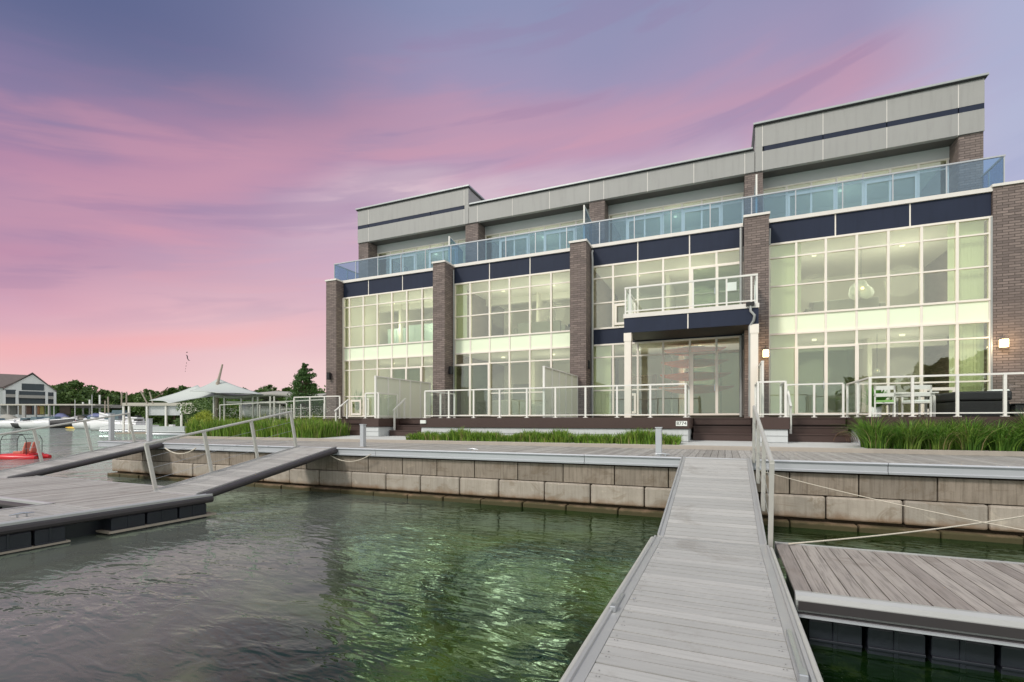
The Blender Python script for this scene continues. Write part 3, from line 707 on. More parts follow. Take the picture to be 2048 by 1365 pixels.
# small framed casements
for (u0, u1, z0, z1) in ((1842, 1912, .30, 1.12), (1228, 1274, 4.05, 4.95), (1252, 1275, .3, 1.15), (703, 726, .3, 1.12), (733, 742, .3, 1.2)):
    a_, b_ = X(u0, GY) + .04, X(u1, GY) - .04
    mb = MB(); mb.box(a_, a_ + .09, 20.88, 20.925, z0, z1); mb.box(b_ - .09, b_, 20.88, 20.925, z0, z1); mb.box(a_ + .09, b_ - .09, 20.88, 20.925, z1 - .1, z1); mb.box(a_ + .09, b_ - .09, 20.88, 20.925, z0, z0 + .1)
    mb.build('casement_frame', M['white'], H)
hb('notice', M['ghost'], (X(1454, 20.85), X(1473, 20.85), 20.85, 20.856, Z(1463, 582, 20.85), Z(1463, 565, 20.85)))

# rooms behind the glass
parts_ = MB()
for x_ in (-12.47, -5.67, 1.06): parts_.box(x_ - .1, x_ + .1, 21.1, 27.0, .0, 7.4)
parts_.box(-19.0, -18.9, 21.1, 27, 0, 7.4); parts_.box(8.0, 8.1, 21.1, 27, 0, 7.4)
parts_.box(-18.9, 8.0, 26.9, 27.0, 0, 7.4)
parts_.build('room_wall', M['room'], H)
hb('room_floor', M['room_floor'], (-18.9, 8.0, 21.06, 26.9, 0, .2), (-18.9, 8.0, 21.06, 26.9, 3.62, 3.9))
hb('room_ceiling', M['room_ceil'], (-18.9, 8.0, 21.06, 26.9, 3.28, 3.36), (-18.9, 8.0, 21.06, 26.9, 6.68, 6.76))
# inner returns and cupboards that break up the rooms
hb('room_partition', M['room'], (-17.2, -17.05, 23.4, 26.9, 3.9, 6.68), (-9.0, -8.9, 24.0, 26.9, 3.9, 6.68), (-2.5, -2.35, 23.6, 26.9, 3.9, 6.68),
   (-14.9, -14.8, 24, 26.9, .2, 3.28), (-9.4, -9.2, 24.3, 26.9, .2, 3.28), (-1.9, -1.7, 23.2, 26.9, .2, 3.28), (5.2, 5.35, 23.6, 26.9, .2, 3.28))
hb('room_beam', M['room_ceil'], (-18.9, -12.6, 23.5, 23.8, 6.4, 6.679), (-12.3, -5.8, 24.5, 24.8, 6.35, 6.679), (1.2, 7.9, 24.2, 24.5, 2.95, 3.279))
lc = 0
for i, (a_, b_) in enumerate(bays):
    for zc, pw in ((6.66, (100, 125, 92, 118)[i]), (3.26, (78, 88, 74, 82)[i])):
        for fx in (.28, .72):
            cx = a_ + (b_ - a_) * fx; cy = 23.0
            lo = hb('ceiling_light', M['ceil_on'], (cx - .07, cx + .07, cy - .07, cy + .07, zc - .04, zc + .015))  # fixture and fill light added to brighten the room
            ld_ = bpy.data.lights.new('room_lamp', 'POINT'); ld_.energy = pw * (.50 if fx < .5 else .74); ld_.color = (1, .94, .84); ld_.shadow_soft_size = .6
            lo_ = bpy.data.objects.new('room_lamp', ld_); col.objects.link(lo_); lo_.parent = lo; lo_.location = Vector((cx, cy, zc - 1.35)) - H.location
def curtain(u0, u1, z0, z1, lab, y=21.22):
    a_, b_ = X(u0, y), X(u1, y); n = int((b_ - a_) / .085); mb = MB(); st = (b_ - a_) / n
    for k in range(n):
        c = a_ + st * (k + .5); r_ = random.uniform(.14, .30)
        mb.bar((c, y, z0), (c, y, z1), .098, .004, (math.sin(-r_) , math.cos(r_), 0))
    mb.box(a_, b_, y - .03, y + .03, z1 + .002, z1 + .05)
    o = mb.build('vertical_blind', M['curtain']); tag(o, lab, 'blind')
curtain(1542, 1590, .25, 3.2, 'pale green vertical blind at the left of the right-hand ground-floor window')
curtain(1542, 1602, 3.95, 6.6, 'pale green vertical blind at the left of the right-hand upper window')
curtain(1898, 1968, .25, 3.2, 'pale green vertical blind at the right of the right-hand ground-floor window')
curtain(1895, 1968, 3.95, 6.6, 'pale green vertical blind at the right of the right-hand upper window')
curtain(1186, 1222, .25, 3.2, 'pale green curtain on the ground floor beside the middle brick pillar')
curtain(910, 934, 3.95, 6.6, 'pale curtain at the left of the second upper window from the left')
# bright side window, kitchen fronts, pendant and other things seen inside
t = thing('kitchen_cabinet', 'pale teal kitchen cabinets seen through the leftmost upper window', 'cabinet', (X(820, 23.6), 23.6, 3.9))
x0, x1 = X(775, 23.6), X(868, 23.6)
for k_ in range(5):
    a_ = x0 + (x1 - x0) * k_ / 5; MB().box(a_ + .01, a_ + (x1 - x0) / 5 - .01, 23.6, 24.2, 3.9, 5.35 + .12 * (k_ > 1)).build('cupboard', M['teal'], t, bevel=.008)
hb('lit_side_window', M['spandrel'], (X(703, 23.6), X(722, 23.6), 23.38, 23.40, 4.1, 6.1))
def pendant(x, y, zt, z, r, lab):
    t = thing('pendant_lamp', lab, 'lamp', (x, y, z))
    MB().tube([(x, y, zt), (x, y, z + r)], .008, 5).build('cord', M['black'], t)
    mb = MB()
    for k_ in range(7):
        a_ = k_ * 2 * math.pi / 7; mb.ball((x + math.cos(a_) * r * .45, y + math.sin(a_) * r * .3, z + (k_ % 3 - 1) * r * .3), (r * .55, r * .2, r * .6), 10, 6)
    mb.build('shade', M['ghost'], t)
    MB().ball((x, y - r * .55, z), r * .12, 8, 6).build('bulb', M['lamp_on'], t)
pendant(X(1722, 22.6), 22.6, 6.68, Z(1722, 580, 22.6), .42, 'large white petal pendant lamp behind the right-hand upper window')
pendant(X(1754, 22.6), 22.6, 3.28, Z(1754, 742, 22.6), .10, 'tiny round pendant behind the right-hand ground-floor window')

# plant pots inside, kayaks on a rack standing in for a reflection
def houseplant(x, y, z, h, lab):
    t = thing('potted_plant', lab, 'plant', (x, y, z))
    mb = MB(); mb.loft([[(x + r_ * math.cos(a_), y + r_ * math.sin(a_), zz) for a_ in [k_ * math.pi / 6 for k_ in range(12)]] for r_, zz in ((.11, z), (.16, z + .3), (.15, z + .3), (.14, z + .26))])
    mb.build('pot', M['ghost'], t)
    lf = MB()
    for k_ in range(130):
        a_ = random.uniform(0, 6.28); e_ = random.uniform(.2, 1.3); L_ = h * random.uniform(.4, .95)
        d = Vector((math.cos(a_) * math.cos(e_) * .7, math.sin(a_) * math.cos(e_) * .7, math.sin(e_))); b0 = Vector((x, y, z + .28)); tip = b0 + d * L_
        s_ = d.cross(Vector((0, 0, 1))).normalized() * .045; md = b0.lerp(tip, .65) + Vector((0, 0, .05))
        lf.add([b0, md - s_, tip, md + s_], [(0, 1, 2, 3)])
    lf.build('leaves', M['plant_green'], t)
houseplant(X(712, 22.0), 22.0, .2, 1.5, 'leafy green plant in a white pot behind the leftmost ground-floor window')
houseplant(X(1752, 17.9), 17.9, .1, .85, 'leafy green patio plant at the left end of the right-hand patio')
kr = thing('kayak_rack', 'grey rack that carries the orange kayaks behind the middle ground-floor window', 'rack', (X(1380, 22.3), 22.3, .2))
xk0, xk1 = X(1318, 22.3), X(1468, 22.3)
mb = MB()
for xx in (xk0 + .5, xk1 - .5):
    mb.box(xx - .03, xx + .03, 22.65, 22.71, .2, 3.0)
    for z_ in (1.15, 1.7, 2.25, 2.8): mb.box(xx - .03, xx + .03, 22.05, 22.65, z_ - .05, z_ - .01)
mb.build('frame', M['pipe'], kr)
def kayak(x0, x1, y, z, m, lab):
    rings = []
    for k_ in range(13):
        t_ = k_ / 12; w_ = .36 * math.sin(math.pi * min(max(t_, .02), .98)) ** .7; x_ = x0 + (x1 - x0) * t_; lift = .10 * (2 * t_ - 1) ** 4
        rings.append([(x_, y + w_ * math.cos(a_), z + .17 + lift + w_ * .55 * math.sin(a_)) for a_ in [q * math.pi / 6 for q in range(12)]])
    t = thing('kayak', lab, 'kayak', ((x0 + x1) / 2, y, z), 'kayaks on the rack'); MB().loft(rings).build('hull', m, t)
    xm = (x0 + x1) / 2
    MB().loft([[(xm + (.42 + g) * math.cos(a_), y + (.19 + g * .6) * math.sin(a_), z + h_) for a_ in [q * math.pi / 8 for q in range(16)]] for g, h_ in ((0, .32), (.04, .345), (.02, .36), (-.03, .33))]).build('cockpit_rim', M['black'], t)
for n_, (z_, m_, l_) in enumerate(((1.16, 'red', 'red kayak lowest on the rack behind the middle window'), (1.71, 'orange', 'orange kayak second from the bottom of the rack'),
                                   (2.26, 'orange', 'orange kayak third from the bottom of the rack'), (2.78, 'orange', 'orange kayak highest on the rack behind the middle window'))):
    kayak(xk0 + .05 * n_, xk1 - .1 * n_, 22.3, z_, M[m_] if n_ else M['orange'], l_.replace('red kayak', 'orange kayak'))

# upper storey: recessed wall, windows
hb('upper_wall', M['grey_wall'], (-18.8, -12.46, WY, WY + .2, 9.86, 10.30), (-11.72, -5.85, WY, WY + .2, 9.86, 10.30), (-5.13, .75, WY, WY + .2, 9.86, 10.30), (1.43, 7.73, WY, WY + .2, 9.86, 10.30))
for i, (a_, b_) in enumerate(zip([p[1] for p in upx], [p[0] for p in upx[1:]])):
    mb = MB(); n = 7
    for k_ in range(n + 1): x_ = a_ + .05 + (b_ - a_ - .1) * k_ / n; mb.box(x_ - .035, x_ + .035, WY - .02, WY + .06, 7.68, 9.80)
    for z_ in (7.65, 9.83): mb.box(a_ + .003, b_ - .003, WY - .03, WY + .07, z_ - .03, z_ + .03)
    x_a = a_ + .05; st = (b_ - a_ - .1) / n
    for k_ in range(n): mb.box(x_a + st * k_ + .035, x_a + st * (k_ + 1) - .035, WY - .01, WY + .05, 9.46, 9.50)
    for k_ in (1, 4): mb.box(x_a + st * k_ + .04, x_a + st * k_ + .12, WY - .06, WY - .025, 7.7, 9.45); mb.box(x_a + st * (k_ + 2) - .12, x_a + st * (k_ + 2) - .04, WY - .06, WY - .025, 7.7, 9.45); mb.box(x_a + st * k_ + .12, x_a + st * (k_ + 2) - .12, WY - .06, WY - .025, 9.36, 9.45)
    fr = mb.build('terrace_window', M['white'], H)
    MB().box(a_ + .04, b_ - .04, WY + .01, WY + .02, 7.68, 9.80).build('glass', M['gl_win'], fr)
hb('upper_room_wall', M['room'], (-18.8, 8.0, 26.6, 26.7, 7.65, 10.2))
hb('upper_room_ceiling', M['room_ceil'], (-18.8, 8.0, WY + .21, 26.6, 9.88, 9.95))
for i in range(4):
    cx = -15.7 + i * 6.75
    lo = hb('ceiling_light', M['ceil_on'], (cx - .07, cx + .07, 24.9, 25.04, 9.83, 9.879))  # added fixture with a fill light that brightens the top rooms
    ld_ = bpy.data.lights.new('room_lamp', 'POINT'); ld_.energy = 30; ld_.color = (1, .94, .82); ld_.shadow_soft_size = .3
    lo_ = bpy.data.objects.new('room_lamp', ld_); col.objects.link(lo_); lo_.parent = lo; lo_.location = Vector((cx, 25.0, 8.8)) - H.location
hb('soffit', M['soffit'], (-19.45, 8.40, UY + .16, WY + .5, 10.305, 10.34), (-19.45, 8.40, UY + .02, UY + .15, 10.272, 10.29))
# grey parapet
def fascia(x0, x1, z0, z1, seams, y=UY - .06):
    mb = MB(); js = [x0] + sorted(seams) + [x1]
    for p, q in zip(js, js[1:]): mb.box(p + .012, q - .012, y, y + .2, z0, z1)
    mb.build('fascia_panel', M['grey_clad'], H)
    for q in js[1:-1]: hb('fascia_joint', M['white_cool'], (q - .012, q + .012, y + .004, y + .15, z0, z1))
yf = UY - .06
fascia(-19.52, -12.24, 10.27, 11.055, [X(u, yf) for u in (736.7, 928)])
fascia(-19.52, -12.24, 11.255, 12.12, [X(u, yf) for u in (736.7, 928)])
fascia(-12.24, 1.13, 10.27, 11.15, [X(u, yf) for u in (954.6, 1024.5, 1099, 1179, 1207.5, 1295, 1387.6, 1489.6)])
fascia(1.13, 8.44, 10.27, 11.055, [X(u, yf) for u in (1525, 1646, 1773.7, 1917)])
fascia(1.13, 8.44, 11.255, 12.12, [X(u, yf) for u in (1525, 1646, 1773.7, 1917)])
for p, q in ((-19.52, X(736.7, yf)), (X(736.7, yf), X(798, yf)), (X(798, yf), X(861, yf)), (X(861, yf), X(928, yf)), (X(1527, yf), X(1646, yf)), (X(1646, yf), X(1773.7, yf)), (X(1773.7, yf), X(1917, yf)), (X(1917, yf), 8.44)):
    hb('navy_stripe', M['navy'], (p + .015, q - .015, yf + .006, yf + .15, 11.058, 11.252))
hb('fascia_panel', M['grey_clad'], (X(929, yf), -12.24, yf, yf + .2, 11.057, 11.253)); hb('fascia_panel', M['grey_clad'], (1.13, X(1525, yf), yf, yf + .2, 11.057, 11.253))
# body of the roof blocks
hb('roof_block', M['grey_clad'], (-19.48, -12.28, yf + .2, 27, 10.4, 12.1), (1.17, 8.40, yf + .2, 27, 10.4, 12.1), (-12.28, 1.17, yf + .2, 27, 10.4, 11.1))
hb('roof_flashing', M['flash'], (-19.6, -12.18, yf - .10, 27.05, 12.17, 12.25), (-12.16, 1.05, yf - .10, 27.05, 11.19, 11.27), (1.07, 8.52, yf - .10, 27.05, 12.17, 12.25), bevel=.01)
hb('drip_edge', M['black'], (-19.56, -12.2, yf - .05, yf + .1, 12.12, 12.168), (-12.2, 1.1, yf - .05, yf + .1, 11.15, 11.188), (1.1, 8.48, yf - .05, yf + .1, 12.12, 12.168))

# terrace glass railing
tr = thing('terrace_railing', 'blue-tinted glass railing along the whole top terrace', 'railing', (-5, RY, 7.6))
xa, xb = X(669, RY), X(2008, RY)
posts = [xa + (xb - xa) * k_ / 19 for k_ in range(20)]
for p, q in zip(posts, posts[1:]):
    MB().box(p + .02, q - .02, RY - .006, RY + .006, 7.60, 8.64).build('glass_pane', M['gl_blue'], tr)
for x_ in posts: MB().box(x_ - .018, x_ + .018, RY - .02, RY + .02, 7.602, 8.65).build('post', M['steel'], tr)
mb = MB(); mb.box(xa - .03, xb + .03, RY - .035, RY + .035, 8.652, 8.70); mb.box(xa - .03, xa + .03, RY + .036, 25, 8.652, 8.70); mb.box(xb - .03, xb + .03, RY + .036, 25, 8.652, 8.70)
mb.build('handrail', M['alu_pale'], tr)
for x_ in (xa, xb):
    MB().box(x_ - .006, x_ + .006, RY + .03, 25, 7.62, 8.64).build('glass_pane', M['gl_blue'], tr)
    for y_ in (22.2, 23.4): MB().box(x_ - .02, x_ + .02, y_ - .02, y_ + .02, 7.6, 8.65).build('post', M['steel'], tr)
hb('terrace_corner_slab', M['white_cool'], (-20.05, -19.06, 21.06, 25, 7.45, 7.6), (8.0, 8.65, 21.12, 25, 7.616, 7.62))
# terrace dividers: leaning top edge
def divider(x, z0, z1, lab):
    t = thing('terrace_divider', lab, 'screen', (x, 21.3, 7.61), 'terrace dividers')
    MB().hexa([(x - .006, 21.32, z0), (x + .006, 21.32, z0), (x + .006, 22.66, z0), (x - .006, 22.66, z0), (x - .006, 21.32, z1), (x + .006, 21.32, z1), (x + .006, 22.66, z1 - .28), (x - .006, 22.66, z1 - .28)]).build('glass_pane', M['gl_blue'], t)
    mb = MB(); mb.box(x - .03, x + .03, 21.25, 21.315, z0, z1 + .03); mb.bar((x, 21.32, z1 + .012), (x, 22.66, z1 - .265), .05, .03); mb.build('frame', M['white_rail'], t)
divider(X(898, 21.25), 7.62, 9.15, 'small glass divider on the terrace between the first and second houses from the left')
divider(X(1168, 21.25), 7.62, 9.5, 'small glass divider on the terrace between the two middle houses')
divider(X(1513, 21.25), 7.62, 9.5, 'small glass divider on the terrace beside the rightmost house')

# first-floor balcony
BY = 18.76; bx0, bx1 = -3.50, 1.05
bal = H
def bb(name, m, *boxes, bevel=0.0, parent=None): return hb(name, m, *boxes, bevel=bevel, parent=parent)
bs = hb('balcony', M['navy'], (bx0, (bx0 + bx1) / 2 - .02, BY, BY + .12, 3.31, 3.86), ((bx0 + bx1) / 2 + .02, bx1, BY, BY + .12, 3.31, 3.86), (bx0, bx0 + .1, BY + .12, 20.92, 3.31, 3.86), (bx1 - .1, bx1, BY + .12, 20.09, 3.31, 3.86))
hb('edge_cap', M['white_cool'], (bx0 - .02, bx1 + .02, BY - .03, 20.08, 3.863, 4.02), parent=bs)
hb('edge_joint', M['white'], ((bx0 + bx1) / 2 - .02, (bx0 + bx1) / 2 + .02, BY + .004, BY + .11, 3.32, 3.86), parent=bs)
hb('underside', M['black'], (bx0 + .1, bx1 - .1, BY + .12, 20.92, 3.33, 3.36), parent=bs)
hb('deck_slab', M['path'], (bx0 + .1, bx1 - .1, BY + .12, 20.92, 3.7, 3.86), parent=bs)
zr = Z(1253, 575, BY)
mb = MB(); mb.box(bx0 + .02, bx1 - .02, BY + .0, BY + .06, zr - .06, zr); mb.box(bx0 + .02, bx0 + .08, BY + .06, 20.9, zr - .06, zr); mb.box(bx1 - .08, bx1 - .02, BY + .06, 20.0, zr - .06, zr)
mb.box(bx0 + .04, bx1 - .04, BY + .01, BY + .05, 4.10, 4.14)
mb.build('handrail', M['white_rail'], bs)
for x_ in (bx0 + .05, bx0 + .22, -2.1, -1.05, .05, bx1 - .22, bx1 - .05): hb('railing_post', M['white_rail'], (x_ - .028, x_ + .028, BY + .012, BY + .058, 4.022, zr - .062), parent=bs)
for y_ in (19.4, 20.0):
    for x_ in (bx0 + .05, bx1 - .05): hb('railing_post', M['white_rail'], (x_ - .028, x_ + .028, y_, y_ + .05, 4.022 if x_ > 0 else 3.9, zr - .062), parent=bs)
hb('glass_pane', M['gl_clear'], (bx0 + .08, bx1 - .08, BY + .03, BY + .036, 4.15, zr - .07), (bx0 + .045, bx0 + .051, BY + .08, 20.8, 4.1, zr - .07), parent=bs)
hb('glass_pane', M['gl_blue'], (bx1 - .051, bx1 - .045, BY + .08, 19.98, 4.1, zr - .07), parent=bs)
for x_ in (bx0 + .13, bx1 - .13):
    hb('balcony_column', M['white'], (x_ - .12, x_ + .12, BY + .01, BY + .25, .1, 3.0), (x_ - .14, x_ + .14, BY - .005, BY + .27, 3.0, 3.306), parent=bs)

# things in the rooms
for (x_, z_, w_, h_, m_, l_) in ((-7.4, 5.0, 1.5, .9, 'navy', 'dark framed picture on the back wall behind the second upper window'), (4.6, 5.0, 1.9, 1.1, 'cover_grey', 'grey framed picture on the back wall behind the right-hand upper window'),
                                 (-11.0, 1.7, 1.1, .9, 'cover_grey', 'grey picture low on the back wall behind the second ground-floor window'), (-.6, 5.1, 1.0, 1.3, 'beige', 'beige picture behind the balcony window')):
    tag(MB().box(x_ - w_ / 2, x_ + w_ / 2, 26.86, 26.895, z_ - h_ / 2, z_ + h_ / 2).build('wall_picture', M[m_]), l_, 'picture')
for (x_, y_, z_, l_) in ((-8.2, 22.8, 3.9, 'grey sofa behind the second upper window from the left'), (4.3, 23.4, 3.9, 'grey sofa behind the right-hand upper window'), (-10.0, 23.6, .2, 'grey sofa behind the second ground-floor window')):
    t = thing('sofa', l_, 'sofa', (x_, y_, z_))
    MB().box(x_ - 1.1, x_ + 1.1, y_ - .45, y_ + .45, z_ + .08, z_ + .45).build('seat', M['cover_grey'], t, bevel=.05); MB().box(x_ - 1.1, x_ + 1.1, y_ - .62, y_ - .452, z_ + .08, z_ + .85).build('backrest', M['cover_grey'], t, bevel=.05)
    for sx_ in (-1.22, 1.22): MB().box(x_ + sx_ - .11, x_ + sx_ + .11, y_ - .6, y_ + .45, z_ + .05, z_ + .62).build('armrest', M['cover_grey'], t, bevel=.05)
for (x_, y_, z_, l_) in ((-3.6, 24.0, .2, 'dark tall bookcase behind the middle ground-floor window'), (-13.6, 24.6, .2, 'dark tall bookcase behind the leftmost ground-floor window')):
    t = thing('bookcase', l_, 'bookcase', (x_, y_, z_))
    mb = MB(); mb.box(x_ - .6, x_ - .56, y_, y_ + .35, z_, z_ + 2.0); mb.box(x_ + .56, x_ + .6, y_, y_ + .35, z_, z_ + 2.0); mb.box(x_ - .559, x_ + .559, y_ + .32, y_ + .35, z_, z_ + 2.0)
    mb.build('case', M['bark'], t)
    for k_ in range(6): MB().box(x_ - .559, x_ + .559, y_ + .01, y_ + .319, z_ + .04 + k_ * .38, z_ + .07 + k_ * .38).build('shelf', M['bark'], t)

# rain pipes
def pipe(pts, r, nm='downpipe'): return MB().tube(pts, r, 8).build(nm, M['pipe'], H)
pipe([(-5.22, 20.8, 7.3), (-5.24, 20.75, 7.2), (-5.22, 20.78, 6.9), (-5.22, 20.78, .1)], .05)
pipe([(.56, 20.72, 7.35), (.56, 20.72, 4.05)], .055); pipe([(.56, 20.72, 3.25), (.56, 20.72, .15)], .055)
pipe([(-12.07, 20.8, 7.3), (-12.06, 20.8, 4.9), (-12.06, 20.8, .1)], .03)
pipe([(1.54, 20.8, 7.2), (1.53, 20.8, 6.6)], .04)
pipe([(.80, BY - .06, 4.0), (.80, BY - .07, 3.75), (.92, BY - .07, 3.6), (.90, BY - .05, 3.42), (.78, BY + .05, 3.25), (.78, BY + .12, .15)], .045, 'overflow_pipe')
hb('scupper', M['black'], (.66, .92, BY - .12, BY - .032, 3.93, 4.05))
# wall lamps
def wall_lamp(x, y, z, lit, side=0):
    lo = hb('wall_lamp', M['black'], (x - .05, x + .05, y, y + .02, z - .12, z + .12), (x - .02, x + .02, y - .10, y, z + .10, z + .13), (x - .05, x + .05, y - .22, y - .02, z + .14, z + .17))
    if lit:
        hb('lamp_shade', M['lamp_on'], (x - .095, x + .095, y - .21, y - .03, z - .12, z + .139), parent=lo, bevel=.02)
        l_ = bpy.data.lights.new('wall_lamp_light', 'POINT'); l_.energy = 22; l_.color = (1, .72, .42); l_.shadow_soft_size = .12
        o_ = bpy.data.objects.new('wall_lamp_light', l_); col.objects.link(o_); o_.parent = lo; o_.location = Vector((x, y - .42, z)) - H.location
    else:
        hb('lamp_shade', M['black'], (x - .09, x + .09, y - .2, y - .03, z - .2, z + .139), parent=lo, bevel=.02)
wall_lamp(X(2004, 20.87), 20.87, Z(2004, 688, 20.8), True)
wall_lamp(X(1531, 20.08), 20.08, Z(1536, 708, 20.0), True)
wall_lamp(X(661, 20.42), 20.42, Z(661, 752, 20.4), False)
wall_lamp(X(903, 20.7) + .1, 20.6, Z(902, 741, 20.6), False)
wall_lamp(X(1178, 20.7), 20.6, Z(1180, 729, 20.6), False)

# ---------------------------------------------------------------- decks, steps, railings
DZ = .10
def deck(nm_label, x0, x1, y0, y1=20.85, sidex=True, sid=True):
    t = thing('patio_deck', nm_label, 'deck', ((x0 + x1) / 2, y0, -.68))
    MB().box(x0, x1, y0, y1, DZ - .07, DZ).build('decking', M['brown'], t)
    mb = MB(); mb.box(x0 - .01, x1 + .01, y0 - .03, y0 - .001, -.24, DZ - .005); mb.box(x0 - .03, x0 - .001, y0, y1, -.24, DZ - .005); mb.box(x1 + .001, x1 + .03, y0, y1, -.24, DZ - .005)
    mb.build('fascia_board', M['brown'], t)
    if sid:
        mb = MB()
        for z_ in (-.80, -.615, -.43):
            mb.hexa([(x0 + .03, y0 + .0, z_), (x1 - .03, y0, z_), (x1 - .03, y0 + .06, z_), (x0 + .03, y0 + .06, z_), (x0 + .03, y0 + .02, z_ + .18), (x1 - .03, y0 + .02, z_ + .18), (x1 - .03, y0 + .06, z_ + .18), (x0 + .03, y0 + .06, z_ + .18)])
        mb.box(x0 + .02, x0 + .05, y0 + .06, y1, -.8, -.25); mb.box(x1 - .05, x1 - .02, y0 + .06, y1, -.8, -.25)
        mb.build('siding', M['siding'], t)
    return t
dA = deck('long brown-fronted patio deck behind the low green planting in the middle', -10.55, -.99, 15.72)
deck('small brown and white siding block between the two left flights of steps', -13.55, -12.72, 16.0, 17.39)
deck('small brown and white siding block right of the near gangway railing', .80, 1.66, 15.9, 17.39)
deck('right-hand patio deck behind the tall grasses', 3.35, 11.5, 15.3)
def deck_back(x0, x1, y0, lab):
    t = thing('landing', lab, 'deck', ((x0 + x1) / 2, y0, -.6)); MB().box(x0, x1, y0, 20.85, -.6, DZ - .002).build('decking', M['brown'], t)
deck_back(-19.0, -10.6, 17.4, 'brown landing behind the two left flights of steps')
deck_back(-.95, 3.30, 17.4, 'brown landing behind the two right flights of steps')
def steps(x0, x1, lab):
    t = thing('steps', lab, 'steps', ((x0 + x1) / 2, 16.7, -.62), 'brown steps up to the decks')
    for k_, (y_, z_) in enumerate(((16.6, -.39), (16.95, -.18), (17.3, DZ - .004))):
        MB().box(x0, x1, y_, y_ + .40 if k_ < 2 else 17.395, z_ - .035, z_).build('tread', M['brown'], t)
        MB().box(x0 + .01, x1 - .01, y_ + .02, y_ + .05, -.62 if k_ == 0 else z_ - .22, z_ - .038).build('riser', M['brown'], t)
    MB().box(x0 + .02, x1 - .02, 16.7, 17.39, -.66, -.44).build('base', M['black'], t)
steps(-16.0, -13.60, 'dark brown steps at the far left end of the houses')
steps(-12.68, -10.62, 'dark brown steps just left of the long middle deck')
steps(-.94, .76, 'dark brown steps behind the top of the near gangway')
steps(1.70, 3.28, 'dark brown steps left of the tall grasses')

def railing(pts, posts, lab, gm='gl_clear', z=DZ, h=1.02, group='patio railings', m='white_rail'):
    """pts: polyline of (x,y); posts per segment"""
    t = thing('patio_railing', lab, 'railing', (pts[0][0], pts[0][1], z), group)
    tp = MB(); bt = MB()
    for i, ((xa, ya), (xb, yb)) in enumerate(zip(pts, pts[1:])):
        n = posts[i]; d = Vector((xb - xa, yb - ya, 0)).normalized()
        tp.bar((xa, ya, z + h), (xb, yb, z + h), .06, .045); bt.bar((xa, ya, z + .09), (xb, yb, z + .09), .04, .03)
        for k_ in range(n + 1):
            if i and k_ == 0: continue
            q = k_ / n; x_, y_ = xa + (xb - xa) * q, ya + (yb - ya) * q
            MB().box(x_ - .028, x_ + .028, y_ - .028, y_ + .028, z + .022, z + h - .021).build('post', M[m], t)
            MB().box(x_ - .07, x_ + .07, y_ - .05, y_ + .05, z + .001, z + .02).build('foot', M[m], t)
        for k_ in range(n):
            p = Vector((xa, ya, 0)).lerp(Vector((xb, yb, 0)), k_ / n) + d * .04; q = Vector((xa, ya, 0)).lerp(Vector((xb, yb, 0)), (k_ + 1) / n) - d * .04
            MB().bar(p + Vector((0, 0, z + h / 2 + .04)), q + Vector((0, 0, z + h / 2 + .04)), .008, h - .18).build('glass_pane', M[gm], t)
    tp.build('top_rail', M[m], t); bt.build('bottom_rail', M[m], t)
    return t
railing([(-10.4, 18.0), (-10.4, 15.80), (-1.1, 15.80), (-1.1, 17.3)], (2, 9, 1), 'long white railing with glass panes on the middle deck')
railing([(-13.45, 17.3), (-13.45, 16.08), (-12.8, 16.08), (-12.8, 17.3)], (1, 1, 1), 'short white railing on the siding block between the left steps')
railing([(.88, 17.3), (.88, 15.98), (1.58, 15.98), (1.58, 17.3)], (1, 1, 1), 'short white railing on the siding block right of the near gangway')
railing([(3.45, 18.0), (3.45, 15.42), (7.0, 15.42), (11.4, 15.42)], (2, 4, 4), 'white railing on the right-hand deck above the tall grasses')
railing([(1.75, 17.5), (3.25, 17.5)], (2,), 'low white gate with glass panes at the top of the right-hand steps')
railing([(-18.9, 17.5), (-17.9, 17.5), (-16.1, 17.5)], (1, 2), 'white railing at the far left end of the ground-floor decks')
def handrail(x, y0, y1, lab):
    t = thing('step_handrail', lab, 'handrail', (x, y0, -.6), 'handrails beside the steps')
    MB().bar((x, y0, .42), (x, y1, .95), .06, .05).build('rail', M['white_rail'], t)
    MB().box(x - .03, x + .03, y0 + .05, y0 + .11, -.39, .42).build('post', M['white_rail'], t); MB().box(x - .03, x + .03, y1 - .11, y1 - .05, DZ + .001, .88).build('post', M['white_rail'], t)
handrail(-15.7, 16.75, 17.6, 'slanted white handrail at the left of the far left steps'); handrail(-12.58, 16.75, 17.6, 'slanted white handrail at the left of the second flight of steps')
handrail(1.80, 16.75, 17.6, 'slanted white handrail at the left of the right-hand steps')
def screen(x, y0, y1, z1, n, lab):
    t = thing('privacy_screen', lab, 'screen', (x, y0, DZ), 'frosted privacy screens between the patios')
    st = (y1 - y0) / n
    for k_ in range(n + 1): MB().box(x - .035, x + .035, y0 + st * k_ - .035, y0 + st * k_ + .035, DZ + .001, z1 - .03).build('post', M['white_rail'], t)
    for k_ in range(n): MB().box(x - .008, x + .008, y0 + st * k_ + .037, y0 + st * (k_ + 1) - .037, DZ + .06, z1 - .04).build('frosted_pane', M['frost'], t)
    mb = MB(); mb.box(x - .04, x + .04, y0 - .04, y1 + .04, z1 - .028, z1 + .012); mb.box(x - .03, x + .03, y0 + .036, y1, DZ + .02, DZ + .058); mb.build('frame', M['white_rail'], t)
screen(-12.92, 16.05, 20.0, 1.80, 5, 'frosted glass privacy screen in white frame, the larger left one')
screen(-5.68, 15.9, 20.0, 1.86, 5, 'frosted glass privacy screen in white frame on the middle deck')
screen(1.10, 17.6, 20.0, 1.9, 3, 'frosted glass privacy screen below the lit lamp of the right brick pillar')

